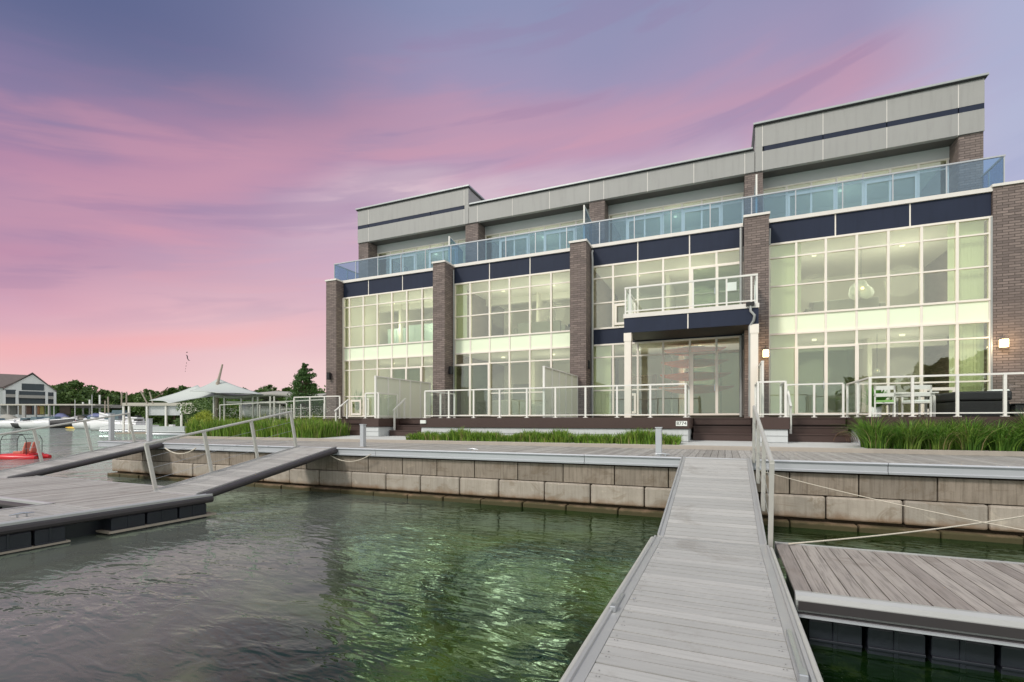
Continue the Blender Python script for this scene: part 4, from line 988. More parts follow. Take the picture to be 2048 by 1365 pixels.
# signs on the deck front
xs_, zs_ = X(1363, 15.68), Z(1363, 847.5, 15.68)
sg = thing('number_sign', 'small white house number sign on the brown front of the middle deck', 'sign', (xs_, 15.68, zs_))
MB().box(xs_ - .16, xs_ + .16, 15.668, 15.684, zs_ - .075, zs_ + .075).build('plate', M['ghost'], sg)
cu = bpy.data.curves.new('digits', 'FONT'); cu.body = '8774'; cu.size = .145; cu.extrude = .002; cu.align_x = 'CENTER'; cu.align_y = 'CENTER'
cu.materials.append(M['ink']); tmp = bpy.data.objects.new('digits', cu); to = bpy.data.objects.new('digits', bpy.data.meshes.new_from_object(tmp)); bpy.data.objects.remove(tmp); col.objects.link(to); to.parent = sg; to.rotation_euler = (R(90), 0, 0); to.location = (0, -.0145, 0)
xs_ = X(835, 15.68)
sg = thing('notice_box', 'small white box at the left end of the brown deck front', 'sign', (xs_ , 15.68, -.08))
MB().box(-10.52, -10.28, 15.64, 15.688, -.10, .02).build('plate', M['ghost'], sg); MB().box(-10.52, -10.28, 15.635, 15.639, -.045, -.038).build('seam', M['pipe'], sg)

# ---------------------------------------------------------------- patio furniture
def table(x, y, lab):
    t = thing('patio_table', lab, 'table', (x, y, DZ))
    MB().box(x - .75, x + .75, y - .4, y + .4, DZ + .70, DZ + .74).build('table_top', M['white_rail'], t, bevel=.008)
    MB().box(x - .68, x + .68, y - .34, y + .34, DZ + .62, DZ + .699).build('apron', M['white_rail'], t)
    for sx_ in (-.66, .66):
        for sy in (-.32, .32): MB().box(x + sx_ - .03, x + sx_ + .03, y + sy - .03, y + sy + .03, DZ + .001, DZ + .62).build('leg', M['white_rail'], t)
def chair(x, y, ang, lab, cush):
    t = thing('patio_chair', lab, 'chair', (0, 0, 0), 'patio chairs')
    MB().box(-.25, .25, -.25, .25, .40, .44).build('seat', M['white_rail'], t, bevel=.006)
    MB().box(-.23, .23, -.23, .23, .442, .50).build('cushion', M[cush], t, bevel=.02)
    mb = MB(); mb.box(-.25, .25, .24, .27, .80, .92); mb.box(-.25, .25, .24, .27, .60, .70); mb.build('backrest', M['white_rail'], t)
    for sx_ in (-.23, .23):
        for sy, h_ in ((-.23, .64), (.25, .92)): MB().box(sx_ - .02, sx_ + .02, sy - .02, sy + .02, .001, h_).build('leg', M['white_rail'], t)
        MB().box(sx_ - .03, sx_ + .03, -.27, .25, .64, .665).build('armrest', M['white_rail'], t)
    t.location = (x, y, DZ); t.rotation_euler = (0, 0, ang)
table(X(1805, 18.4), 18.4, 'white slatted patio table on the right-hand deck')
chair(X(1768, 17.75), 17.75, R(170), 'white patio chair with green cushion left of the table', 'green_cush')
chair(X(1832, 17.8), 17.8, R(195), 'white patio chair right of the patio table', 'ghost')
chair(X(1770, 19.2), 19.2, R(10), 'white patio chair behind the left end of the table', 'green_cush')
ht = thing('hot_tub', 'black covered hot tub on the right-hand deck beside the brick wall', 'hot tub', (8.2, 18.2, DZ))
hx0, hx1 = X(1911, 17.2), X(2026, 17.2)
MB().box(hx0 + .04, hx1 - .04, 17.24, 19.3, DZ + .001, DZ + .44).build('tub_cabinet', M['black'], ht, bevel=.04)
MB().box(hx0, hx1, 17.2, 19.34, DZ + .445, DZ + .70).build('cover', M['hull_dark'], ht, bevel=.05)
MB().box(hx0 + 1.1, hx0 + 1.5, 18.1, 18.4, DZ + .702, DZ + .78).build('folded_towel', M['ghost'], ht, bevel=.03)
gb = thing('storage_bench', 'low dark bench right of the hot tub at the picture edge', 'bench', (9.0, 17.3, DZ))
MB().box(hx1 + .05, hx1 + 1.6, 17.2, 18.0, DZ + .001, DZ + .32).build('chest', M['hull_dark'], gb, bevel=.03); MB().box(hx1 + .03, hx1 + 1.62, 17.18, 18.02, DZ + .325, DZ + .36).build('lid', M['black'], gb, bevel=.01)
# hose reel by the tall grasses
hr = MB()
for k_ in range(6):
    r_ = .16 + .022 * k_
    hr.tube([(2.98 + .02 * k_ + r_ * math.cos(a_), 16.42 - .025 * k_ + .02 * math.sin(a_ * 3 + k_), -.60 + .02 + r_ * 1.1 * abs(math.sin(a_))) for a_ in [q * math.pi / 14 for q in range(15)]], .009, 6)
tag(hr.build('garden_hose', pmat('brown hose', (.10, .055, .03), .5)), 'coiled brown garden hose standing beside the tall grasses and steps', 'hose')

# ---------------------------------------------------------------- planting
def blades(mb, cx, cy, z, n, h, spread, wid, arch, seg=3):
    for _ in range(n):
        a_ = random.uniform(0, 2 * math.pi); r0 = random.random() ** .6 * spread[0]
        bx, by = cx + math.cos(a_) * r0, cy + math.sin(a_) * r0
        hh = h * random.uniform(.55, 1.08); out = spread[1] * random.uniform(.2, 1.0); a2 = a_ + random.uniform(-.6, .6)
        dx, dy = math.cos(a2), math.sin(a2); sx_, sy = -dy * wid, dx * wid
        if random.random() < .5: sx_, sy = wid * math.cos(a_ * 7), wid * math.sin(a_ * 7)
        vs = []
        for k_ in range(seg + 1):
            t_ = k_ / seg; o = out * t_ ** 1.8; zz = z + hh * (t_ - arch * t_ ** 3); q = (1 - t_ ** 2) * 1.0 + .08
            vs += [(bx + dx * o - sx_ * q, by + dy * o - sy * q, zz), (bx + dx * o + sx_ * q, by + dy * o + sy * q, zz)]
        mb.add(vs, [(2 * k_, 2 * k_ + 1, 2 * k_ + 3, 2 * k_ + 2) for k_ in range(seg)])
# low beds
def bed(x0, x1, name, lab, hfun, n, kind='stuff', y0=14.7, y1=15.4, m='blade', cat=None, wid=.014, gz=-.70):
    mb = MB()
    for _ in range(n):
        x_ = random.uniform(x0, x1); y_ = random.uniform(y0, y1); blades(mb, x_, y_, gz, 7, hfun(x_) * (.82 + .3 * math.sin(x_ * 9.1 + y_ * 5) ** 2) * random.uniform(.7, 1.15), (.05, .18), wid, .2)
    o = mb.build(name, M[m]); o['kind'] = kind; o['label'] = lab
    if cat: o['category'] = cat
    return o
bed(X(820, 14.9), X(1146, 14.9), 'low_planting', 'low strip of green strap-leaved plants along the left of the middle deck', lambda x: .40 + .07 * math.sin(x * 2.1) + .06 * math.sin(x * 5), 1700, m='blade_left')
bed(X(1152, 14.9), X(1357, 14.9), 'low_planting', 'low strip of green strap-leaved plants along the right of the middle deck', lambda x: .34 + .20 * max(0, math.sin((x + 3.0) * 2.2)), 1100, m='blade_left')
# tall hedge-like bed at the left
bed(X(384, 15.0), X(648, 15.0) , 'tall_planting', 'waist-high band of green strap-leaved plants left of the houses', lambda x: .86 + .05 * math.sin(x * 3), 4200, y0=14.72, y1=16.4, m='blade_left', wid=.014)
bed(X(384, 16.9), X(648, 16.9), 'flower_border', 'pale flowering plants showing above the tall green band', lambda x: 1.02 + .15 * math.sin(x * 4), 550, y0=16.5, y1=17.2, m='blade_yel', wid=.012)
fl = MB()
for _ in range(900):
    x_ = X(random.uniform(440, 650), 16.8); y_ = random.uniform(16.4, 17.3); s_ = random.uniform(.012, .03); z_ = -.7 + random.uniform(.85, 1.35)
    fl.add([(x_ - s_, y_, z_), (x_, y_ - s_, z_ + s_ * .5), (x_ + s_, y_, z_), (x_, y_ + s_, z_ + s_)], [(0, 1, 2, 3)])
o = fl.build('flower_heads', M['flower']); o['kind'] = 'stuff'; o['label'] = 'scattered pale flower heads above the green band'
def leafball(mb, c, r, n, s_, squash=1.0):
    for _ in range(n):
        d = Vector((random.gauss(0, 1), random.gauss(0, 1), random.gauss(0, 1))).normalized() * (random.random() ** .4)
        p = Vector(c) + Vector((d.x * r, d.y * r, d.z * r * squash))
        a_ = Vector((random.gauss(0, 1), random.gauss(0, 1), random.gauss(0, 1))).normalized(); b_ = a_.orthogonal().normalized(); q = s_ * random.uniform(.6, 1.3)
        mb.add([p - a_ * q, p + b_ * q * .5, p + a_ * q, p - b_ * q * .5], [(0, 1, 2, 3)])
mb = MB()
for k_ in range(26):
    u_ = random.uniform(386, 424); y_ = random.uniform(14.9, 16.0); leafball(mb, (X(u_, y_), y_, -.7 + random.uniform(.2, .98)), .26, 130, .035)
tag(mb.build('golden_bush', M['blade_yel']), 'yellow-green bush at the left end of the planting on the quay', 'bush')
# tall ornamental grasses
gx = [3.55, 4.15, 4.75, 5.35, 5.95, 6.6, 7.4, 8.3]
gl_ = ['tall green grass clump next to the coiled hose', 'tall arching grass clump, second from the steps', 'tall arching grass clump, third from the steps', 'tall arching grass clump, fourth from the steps, in front of the hot tub',
       'upright tall grass clump, fifth from the steps', 'tall grass clump, sixth from the steps near the picture edge', 'tall grass clump, seventh from the steps at the right picture edge', 'tall grass clump, last at the right end of the bed']
for x_, l_ in zip(gx, gl_):
    mb = MB(); kk = random.uniform(.82, 1.1)
    for q_ in range(5): blades(mb, x_ - .1 + random.uniform(-.22, .22), 14.95 + random.uniform(-.12, .2), -.69, 130, 1.12 * kk * random.uniform(.75, 1.1), (.13, random.uniform(.4, .75)), .0095, .26, 5)
    blades(mb, x_ - .1, 14.86, -.69, 260, 1.15 * kk, (.28, .95), .008, .52, 6)
    tag(mb.build('ornamental_grass', M['blade_tall']), l_, 'grass', 'tall grasses before the right-hand deck')

def tree(x, y, z, h, r, lab, leaves, ls, m='leaf_tree', group=None, name='tree', conic=.5, base=.25):
    t = thing(name, lab, 'tree', (x, y, z), group)
    tk = MB(); tk.tube([(x, y, z), (x + .03 * h, y, z + h * .4), (x, y, z + h * .95)], [.035 * h, .022 * h, .004 * h], 8)
    cr = MB(); nb = max(10, int(leaves / 75))
    for k_ in range(nb):
        f_ = base + (1 - base) * (k_ + random.random()) / nb; rr = r * (1 - conic * ((f_ - base) / (1 - base)) ** 1.3) * (1 if f_ < .92 else .5)
        a_ = random.uniform(0, 6.28); q = rr * random.uniform(.25, .95)
        c = Vector((x + q * math.cos(a_), y + q * math.sin(a_), z + h * f_))
        tk.tube([(x, y, z + h * max(.1, f_ - .18)), c], [.009 * h, .003 * h], 5)
        leafball(cr, c, rr * random.uniform(.28, .45), int(leaves / nb), ls, .75)
    tk.build('trunk', M['bark'], t); cr.build('crown', M[m], t); return t
p = W(610, 842, 46)
tree(p.x, p.y, -.7, 6.0, 1.75, 'lone dark green tree close to the left end of the houses', 9000, .085, conic=.72, base=.16)
# far wood: three kinds, copied
protos = []
for k_ in range(4):
    protos.append(tree(0, 0, 0, 15.0 + k_, 8.0, 'x', 3000, .75, m='leaf_dark', group='trees on the far shore', conic=.30, base=.05, name='far_tree'))
locs = []
for i, u_ in enumerate(range(112, 345, 17)):
    locs.append((u_ + random.uniform(-4, 4), 196 + random.uniform(-14, 14), 1 - .14 * (u_ > 150) - .10 * (u_ > 210) - .06 * (u_ > 320)))
for i, u_ in enumerate(range(350, 660, 21)):
    locs.append((u_, 150 + random.uniform(-14, 14), .68))
words = ['leftmost, beside the white gabled house', 'second from the white gabled house', 'third from the white gabled house', 'fourth from the white gabled house', 'fifth from the white gabled house', 'sixth from the white gabled house',
         'seventh from the white gabled house', 'eighth from the white gabled house', 'ninth from the white gabled house', 'tenth from the white gabled house', 'eleventh, above the floating sheds', 'twelfth, above the floating sheds', 'thirteenth, left of the shade sails', 'fourteenth, behind the lower shade sail']
for i, (u_, t_, s_) in enumerate(locs):
    o = protos[i] if i < 4 else copy_tree(protos[i % 4])
    q = W(u_, 842, t_); o.location = (q.x, q.y, -1.25); o.scale = (s_, s_, s_ * random.uniform(.92, 1.04)); o.rotation_euler = (0, 0, i * 1.7)
    if i < len(words): o['label'] = 'dark green far shore tree, ' + words[i]
    else: o['label'] = 'dark green far tree right of the shade sails, number %s from the mast' % ['one', 'two', 'three', 'four', 'five', 'six', 'seven', 'eight', 'nine', 'ten', 'eleven', 'twelve', 'thirteen', 'fourteen', 'fifteen'][min(14, i - len(words))]

# trees on the opposite bank behind the viewer, mirrored in the ground-floor glass
for k_, (x_, y_) in enumerate(((34, -112), (46, -100), (57, -108), (68, -98), (80, -106))):
    o = copy_tree(protos[k_ % 4]); o.location = (x_, y_, -1.25); o.scale = (.95, .95, .85 + .08 * (k_ % 3)); o.rotation_euler = (0, 0, k_ * 2.1)
    o['label'] = 'green tree mirrored in the right-hand ground-floor windows'; o['group'] = 'trees mirrored in the windows'
# ---------------------------------------------------------------- far house
def local(root, u, v, t, yaw=None):
    q = W(u, v, t); root.location = q; root.rotation_euler = (0, 0, A if yaw is None else yaw)
hs = thing('gabled_house', 'white gabled waterfront house with brown roof and balconies on the far shore', 'house')
s = 170 / F; G = -10.2   # metres per pixel; local x right, z up, origin at eye height
def hx(u): return (u - 60) * s * .73
def hz(v): return (842 - v) * s
MB().add([(hx(11), 0, -2), (hx(111), 0, -2), (hx(111), 0, hz(781)), (hx(65), 0, hz(749)), (hx(11), 0, hz(779)), (hx(11), 14, -2), (hx(111), 14, -2), (hx(111), 14, hz(781)), (hx(65), 14, hz(749)), (hx(11), 14, hz(779))],
         [(0, 1, 2, 3, 4), (9, 8, 7, 6, 5), (0, 5, 6, 1), (1, 6, 7, 2), (4, 9, 5, 0)]).build('wall', M['stucco'], hs)
MB().box(hx(-60), hx(11) - .05, 1.5, 12, -2, hz(777)).build('side_wing', M['stucco'], hs)
rf = MB()
for (ua, va, ub, vb) in ((8, 781, 65, 747), (65, 747, 114, 783)):
    rf.hexa([(hx(ua), -.5, hz(va)), (hx(ub), -.5, hz(vb)), (hx(ub), 14.3, hz(vb)), (hx(ua), 14.3, hz(va)), (hx(ua), -.5, hz(va) + .35), (hx(ub), -.5, hz(vb) + .35), (hx(ub), 14.3, hz(vb) + .35), (hx(ua), 14.3, hz(va) + .35)])
rf.hexa([(hx(-60), .6, hz(778)), (hx(8), .6, hz(778)), (hx(60), 7, hz(750)), (hx(-60), 7, hz(750)), (hx(-60), .6, hz(776)), (hx(8), .6, hz(776)), (hx(60), 7, hz(748)), (hx(-60), 7, hz(748))])
rf.build('roof', M['shingle'], hs)
for (u0, u1, v0, v1) in ((44, 88, 768, 781), (39, 92, 783, 791), (12, 33, 781, 790), (94, 110, 784, 792), (39, 92, 797, 830), (12, 33, 796, 830), (94, 110, 798, 830)):
    MB().box(hx(u0), hx(u1), -.12, .06, hz(v1), hz(v0)).build('window', M['win_house'], hs)
for (u0, u1, v0, v1) in ((37, 94, 791, 797), (11, 34, 790, 796), (93, 111, 792, 798)):
    MB().box(hx(u0), hx(u1), -1.2, -.13, hz(v1), hz(v0)).build('balcony', M['cover_grey'], hs)
for u_ in (11, 35, 93, 110): MB().box(hx(u_) - .35, hx(u_) + .35, -1.25, -.8, -2, hz(783)).build('post', M['stucco'], hs)
local(hs, 60, 842, 170, A + R(44))

# boat shelter on posts before the house
sh = thing('boat_shed', 'long low open boat shelter with grey posts in front of the gabled house', 'shelter')
s2 = 150 / F; X2 = lambda u: (u - 95) * s2; Z2 = lambda v: (842 - v) * s2
MB().box(X2(-20), X2(190), 0, 6, Z2(811), Z2(808.5)).build('roof', M['beige'], sh)
MB().box(X2(98), X2(192), 6.1, 10, Z2(815), Z2(808.5)).build('rear_roof', M['cover_grey'], sh)
for u_ in (15, 45, 48, 70, 97): MB().box(X2(u_) - .2, X2(u_) + .2, 0, .5, -3, Z2(811)).build('post', M['grey_clad'], sh)
for (u0, u1, m_) in ((18, 26, 'timber'), (27, 32, 'orange'), (33, 42, 'bark'), (49, 60, 'orange'), (61, 68, 'yellow'), (72, 95, 'leaf_dark'), (101, 122, 'shingle'), (-20, 13, 'cover_grey')):
    MB().box(X2(u0), X2(u1), 3, 3.4, Z2(829), Z2(811.5)).build('stored_panel', pmat('faded ' + m_, {'timber': (.3, .25, .18), 'orange': (.42, .20, .10), 'bark': (.15, .09, .07), 'yellow': (.42, .38, .12), 'leaf_dark': (.07, .13, .04), 'shingle': (.12, .09, .07), 'cover_grey': (.16, .16, .15)}[m_], .8, 0, .3, 1), sh)
for u_, v_ in ((126, 803), (140, 798), (161, 788)): MB().bar((X2(u_), 7, -3), (X2(u_), 7, Z2(v_)), .35, .35).build('pole', M['stucco'], sh)
local(sh, 95, 842, 150)
dk = MB().box(-60, 60, 0, 3, -.7, -.2)
def farbox(nm, m, lab, cat, u, v, t, *b):
    o = MB().box(*b).build(nm, M[m]); tag(o, lab, cat); local(o, u, v, t); return o
farbox('far_dock', 'timber', 'low timber dock running along the far shore below the boats', 'dock', 90, 842, 158, -30, 26, 0, 2, -2.4, -1.6)

# ---------------------------------------------------------------- boats
def boat(L_, B_, Hh, hullm, lab, cabin=True, cover=None, strip=None, group='boats on the far shore'):
    t = thing('motor_boat', lab, 'boat', group=group)
    def rings(z_in, z_out, f=1.0):
        rr = []
        for k_ in range(9):
            q = k_ / 8; x_ = -L_ / 2 + L_ * q; w_ = B_ / 2 * (1 - max(0, q - .45) ** 2 * 3.0) * f; w_ = max(w_, .04); sh_ = .35 * Hh * q ** 2
            rr.append([(x_, -w_, z_out + sh_), (x_, -w_ * .8, (z_in + z_out) / 2), (x_, 0, z_in + .5 * Hh * max(0, q - .6)), (x_, w_ * .8, (z_in + z_out) / 2), (x_, w_, z_out + sh_)])
        return rr
    MB().loft(rings(-.35 * Hh, .62 * Hh), True, True, True).build('hull', M[hullm], t)
    dk = MB(); rr = rings(0, .64 * Hh, .96)
    tops = [[(r_[0][0], r_[0][1], r_[0][2] + .02), (r_[0][0], r_[0][1] * .7, r_[0][2] + .12 * Hh), (r_[4][0], r_[4][1] * .7, r_[4][2] + .12 * Hh), (r_[4][0], r_[4][1], r_[4][2] + .02)] for r_ in rr]
    dk.loft(tops, True, True, True); dk.build('deck', M['gel'], t)
    if cabin:
        mb = MB(); b0, b1 = -.12 * L_, .18 * L_
        mb.hexa([(b0, -B_ * .3, .7 * Hh), (b1, -B_ * .3, .75 * Hh), (b1, B_ * .3, .75 * Hh), (b0, B_ * .3, .7 * Hh), (b0 + .1, -B_ * .26, 1.25 * Hh), (b1 - .5, -B_ * .26, 1.25 * Hh), (b1 - .5, B_ * .26, 1.25 * Hh), (b0 + .1, B_ * .26, 1.25 * Hh)])
        mb.build('windshield', M['win_dark'], t)
    if cover:
        mb = MB(); mb.loft([[(-.45 * L_ + .65 * L_ * q, B_ * .42 * math.cos(a_), .72 * Hh + (.25 + .55 * math.sin(q * math.pi)) * Hh * math.sin(a_)) for a_ in [j * math.pi / 6 for j in range(7)]] for q in (0, .15, .4, .7, .9, 1)], True, True, True)
        mb.build('cover', M[cover], t)
    if strip: MB().box(-L_ * .48, -L_ * .40, -B_ * .2, B_ * .2, -.3 * Hh, .9 * Hh).build('outboard_motor', M[strip], t)
    return t
fleet = [(-8, 11, 1.6, 'gel', 'white boat with brown hull cut by the left picture edge', True, None, 0), (42, 9, 1.3, 'hull_dark', 'small low dark boat before the boat shelter', False, None, 0),
         (52, 7, 1.7, 'gel', 'white and dark open boat behind the small low dark boat', True, None, 8), (100, 14, 1.9, 'hull_dark', 'long white-decked boat with black hull, middle of the far row', True, None, 4),
         (114, 8, 2.2, 'gel', 'white boat with brown canvas cover beyond the black-hulled boat', False, 'cover_grey', 14),
         (150, 9, 1.9, 'gel', 'white boat with pinkish cover behind the yellow pedal boat', False, 'cover_grey', 14), (176, 10, 2.3, 'gel', 'white cruiser between the yellow pedal boat and the floating shed', True, None, 16),
         (200, 9, 2.2, 'gel', 'white boat with blue canvas cover left of the floating shed', False, 'cover_blue', 12)]
fleet += [(188, 8, 1.8, 'gel', 'small white boat with windshield in the gap right of the yellow pedal boat', True, None, -14), (215, 9, 2.4, 'gel', 'white cruiser with dark windshield beside the thin yellow pole', True, None, -8),
          (137, 6, 1.6, 'red', 'small reddish boat between the black hull and the yellow pedal boat', False, 'cover_grey', 6), (22, 8, 2.0, 'gel', 'white boat with grey cover before the left end of the shelter', False, 'cover_grey', 10),
          (74, 7, 1.8, 'gel', 'short white boat in front of the shelter centre', True, None, -6), (240, 8, 2.6, 'gel', 'white boat with dark windshield left of the floating shed posts', True, None, -24), (128, 7, 2.2, 'gel', 'white boat with blue cover near the end of the black hull', False, 'cover_blue', 12)]
for (u_, L_, hh, hm, lb, cb, cv, dt) in fleet:
    b = boat(L_ * 1.1, 3.4, hh * 1.3, hm, lb, cb, cv, 'black'); q = W(u_, 842, 140 + dt); b.location = (q.x, q.y, -2.1 + .35 * hh * .4); b.rotation_euler = (0, 0, A + (R(180) if int(u_) % 3 == 0 else 0) + R(8) * math.sin(u_))
def pedalo(L_, m, lab, u_, t_, cat='pedal boat'):
    t = thing('pedal_boat', lab, cat)
    for sy in (-.45, .45):
        MB().loft([[(-L_ / 2 + L_ * q, sy + .22 * w_ * math.cos(a_), -.02 + .2 * w_ * math.sin(a_) + .12 * q ** 3) for a_ in [j * math.pi / 5 for j in range(10)]] for q, w_ in ((0, .6), (.1, .95), (.5, 1), (.85, .8), (1, .15))]).build('float', M[m], t)
    MB().box(-L_ * .36, L_ * .25, -.5, .5, .12, .22).build('deck', M[m], t, bevel=.03)
    for sy in (-.26, .26): mb = MB(); mb.box(-.35, .05, sy - .18, sy + .18, .222, .35); mb.hexa([(-.45, sy - .18, .222), (-.36, sy - .18, .222), (-.36, sy + .18, .222), (-.45, sy + .18, .222), (-.62, sy - .18, .85), (-.55, sy - .18, .85), (-.55, sy + .18, .85), (-.62, sy + .18, .85)]); mb.build('seat', M['seatred'], t, bevel=.02)
    fr = MB()
    for x_ in (-.72, .42):
        pass
    for sy in (-.5, .5): fr.tube([(-.68, sy, .15), (-.68, sy, .95), (-.55, sy, 1.2), (-.3, sy, 1.27), (.25, sy, 1.27), (.5, sy, 1.18), (.62, sy, .9), (.62, sy, .15)], .016, 6)
    for x_, z_ in ((-.66, 1.05), (-.3, 1.27), (.25, 1.27), (.6, 1.0)): fr.tube([(x_, -.5, z_), (x_, .5, z_)], .013, 6)
    fr.build('canopy_frame', M['black'], t)
    q = W(u_, 842, t_); t.location = (q.x, q.y, -2.02); t.rotation_euler = (0, 0, A + R(185)); return t
pb = pedalo(2.25, 'red', 'red pedal boat with bent canopy frame and orange seats floating at the left', 42, 27.3)
yb = pedalo(2.4, 'yellow', 'yellow pedal boat moored at the far shore right of the black hull', 166, 136); yb.scale = (3, 2.6, 1.9)

# floating sheds and houseboat
fs = thing('floating_shed', 'flat-roofed beige floating boat shed right of the far boats', 'shed')
s3 = 80 / F; X3 = lambda u: (u - 300) * s3; Z3_ = lambda v: (842 - v) * s3
MB().box(X3(243), X3(402), 0, 6, Z3_(812), Z3_(806)).build('roof', M['beige'], fs)
MB().box(X3(362), X3(402), .2, 5.8, Z3_(828), Z3_(812) - .003).build('side_panel', M['beige'], fs)
MB().box(X3(294), X3(362), .4, .6, Z3_(831), Z3_(812) - .003).build('slatted_wall', M['siding'], fs)
for u_ in (245, 256, 292, 330, 361): MB().box(X3(u_) - .12, X3(u_) + .12, .1, .35, -2.3, Z3_(812) - .003).build('post', M['white_rail'], fs)
MB().box(X3(235), X3(405), -.5, 6, -2.4, -1.9).build('pontoon', M['timber'], fs)
local(fs, 300, 842, 80)
for u_, v_, t_, l_ in ((150, 800, 150, 'thin white mast left of the yellow pedal boat'), (184, 790, 150, 'tall thin white mast right of the yellow pedal boat'), (108, 812, 145, 'short thin white mast above the black-hulled boat')):
    tag(MB().tube([W(u_, 846, t_), W(u_, v_, t_)], [.12, .07], 6).build('mast', M['gel']), l_, 'mast')
for (u0, v0, u1, v1, l_) in ((243, 812, 243.5, 784, 'leftmost upright pole above the floating shed'), (253, 810, 253, 784, 'second upright pole above the floating shed'), (295, 808, 281, 782, 'leaning pinkish pole above the floating shed'),
                             (306, 808, 299, 784, 'shorter leaning pole beside the pinkish one'), (210, 828, 210.5, 802, 'short white pole among the boats'), (217, 826, 216, 794, 'thin yellow pole among the boats')):
    tag(MB().bar(W(u0, v0, 78), W(u1, v1, 78), .14, .14).build('mooring_pole', M['timber']), l_, 'pole')
def pontoon(u_, t_, L_, lab, m1='gel', roof=True):
    t = thing('pontoon_boat', lab, 'boat')
    for sy in (-.9, .9): MB().tube([(-L_ / 2, sy, 0), (L_ * .42, sy, 0), (L_ / 2, sy, .2)], [.33, .33, .08], 10).build('float_tube', M['steel'], t)
    MB().box(-L_ / 2, L_ / 2 - .3, -1.25, 1.25, .33, .43).build('deck', M['gel'], t)
    mb = MB(); mb.box(-L_ / 2 + .1, L_ / 2 - .5, -1.22, -1.16, .431, 1.15); mb.box(-L_ / 2 + .1, L_ / 2 - .5, 1.16, 1.22, .431, 1.15); mb.box(L_ / 2 - .56, L_ / 2 - .5, -1.15, 1.15, .431, 1.15); mb.build('side_panel', M[m1], t)
    mb = MB(); mb.box(-L_ * .4, -L_ * .1, .4, 1.1, .432, 1.0); mb.box(L_ * .1, L_ * .35, -1.1, -.4, .432, 1.0); mb.build('seat', M['beige'], t, bevel=.04)
    MB().box(-.3, .3, -.4, .2, .432, 1.4).build('console', M['gel'], t, bevel=.05)
    if roof:
        MB().box(-L_ * .3, L_ * .15, -1.15, 1.15, 2.2, 2.28).build('bimini_top', M['cover_grey'], t, bevel=.02)
        mb = MB()
        for x_ in (-L_ * .28, L_ * .13):
            for y_ in (-1.1, 1.1): mb.tube([(x_, y_, .44), (x_, y_, 2.2)], .025, 6)
        mb.build('canopy_pole', M['steel'], t)
    MB().box(-L_ / 2 - .35, -L_ / 2 - .02, -.2, .2, -.2, .9).build('outboard_motor', M['black'], t, bevel=.04)
    q = W(u_, 842, t_); t.location = (q.x, q.y, -1.95); t.rotation_euler = (0, 0, A + R(4)); return t
pontoon(262, 92, 9.5, 'white pontoon boat with grey canopy in front of the floating shed, left')
pontoon(345, 70, 5.6, 'white pontoon boat moored next to the golden bush', 'siding', False)
hbt = boat(11, 3.2, 2.3, 'gel', 'large plain white boat lying across behind the end of the quay', True, None, 'black', 'boats on the far shore')
q = W(232, 842, 104); hbt.location = (q.x, q.y, -1.8); hbt.rotation_euler = (0, 0, A + R(178))

# ---------------------------------------------------------------- shade sails, canopies
def sail(c, sag, lab, th=.05):
    n = 12; P = [Vector(q) for q in c]; top = []
    for i in range(n + 1):
        for j in range(n + 1):
            a_, b_ = i / n, j / n; v = P[0] * (1 - a_) * (1 - b_) + P[1] * a_ * (1 - b_) + P[2] * a_ * b_ + P[3] * (1 - a_) * b_
            e = 1 - (1 - (2 * a_ - 1) ** 2 * 0) ; inw = math.sin(a_ * math.pi) * (abs(2 * b_ - 1)) ** 2 * (1 if b_ < .5 else -1) + 0
            cen = (P[0] + P[1] + P[2] + P[3]) / 4
            k_ = sag[0] * (math.sin(a_ * math.pi) * (2 * b_ - 1) ** 2 + math.sin(b_ * math.pi) * (2 * a_ - 1) ** 2)
            v = v.lerp(cen, k_ * .5); v.z -= sag[1] * math.sin(a_ * math.pi) * math.sin(b_ * math.pi); top.append(v)
    mb = MB(); m_ = n + 1
    mb.add(top, [(i * m_ + j, (i + 1) * m_ + j, (i + 1) * m_ + j + 1, i * m_ + j + 1) for i in range(n) for j in range(n)], True)
    o = mb.build('shade_sail', M['sailcloth']); so = o.modifiers.new('thick', 'SOLIDIFY'); so.thickness = th
    return tag(o, lab, 'shade sail')
sail([W(298, 802, 56), W(396, 771, 54), W(446, 791, 50), W(338, 808, 48)], (.36, .35), 'lower left grey-green shade sail stretched above the floating shed')
sail([W(380, 783, 50), W(436, 758, 52), W(527, 790, 50), W(438, 787, 46)], (.24, .12), 'peaked shade sail held up by the leaning mast')
ms = thing('sail_mast', 'tall leaning timber mast rising through the peaked shade sail', 'mast', W(432, 860, 51))
MB().tube([W(430, 862, 51), W(436, 765, 51)], .19, 8).build('lower_mast', M['timber'], ms); MB().tube([W(436, 765, 51), W(445, 729, 51)], [.14, .08], 8).build('upper_mast', M['timber'], ms)
tag(MB().tube([W(306, 800, 56), W(320, 790, 56), W(336, 775, 56)], .05, 6).build('sail_cable', M['bark']), 'dark cable slanting up from the left corner of the lower sail', 'cable')
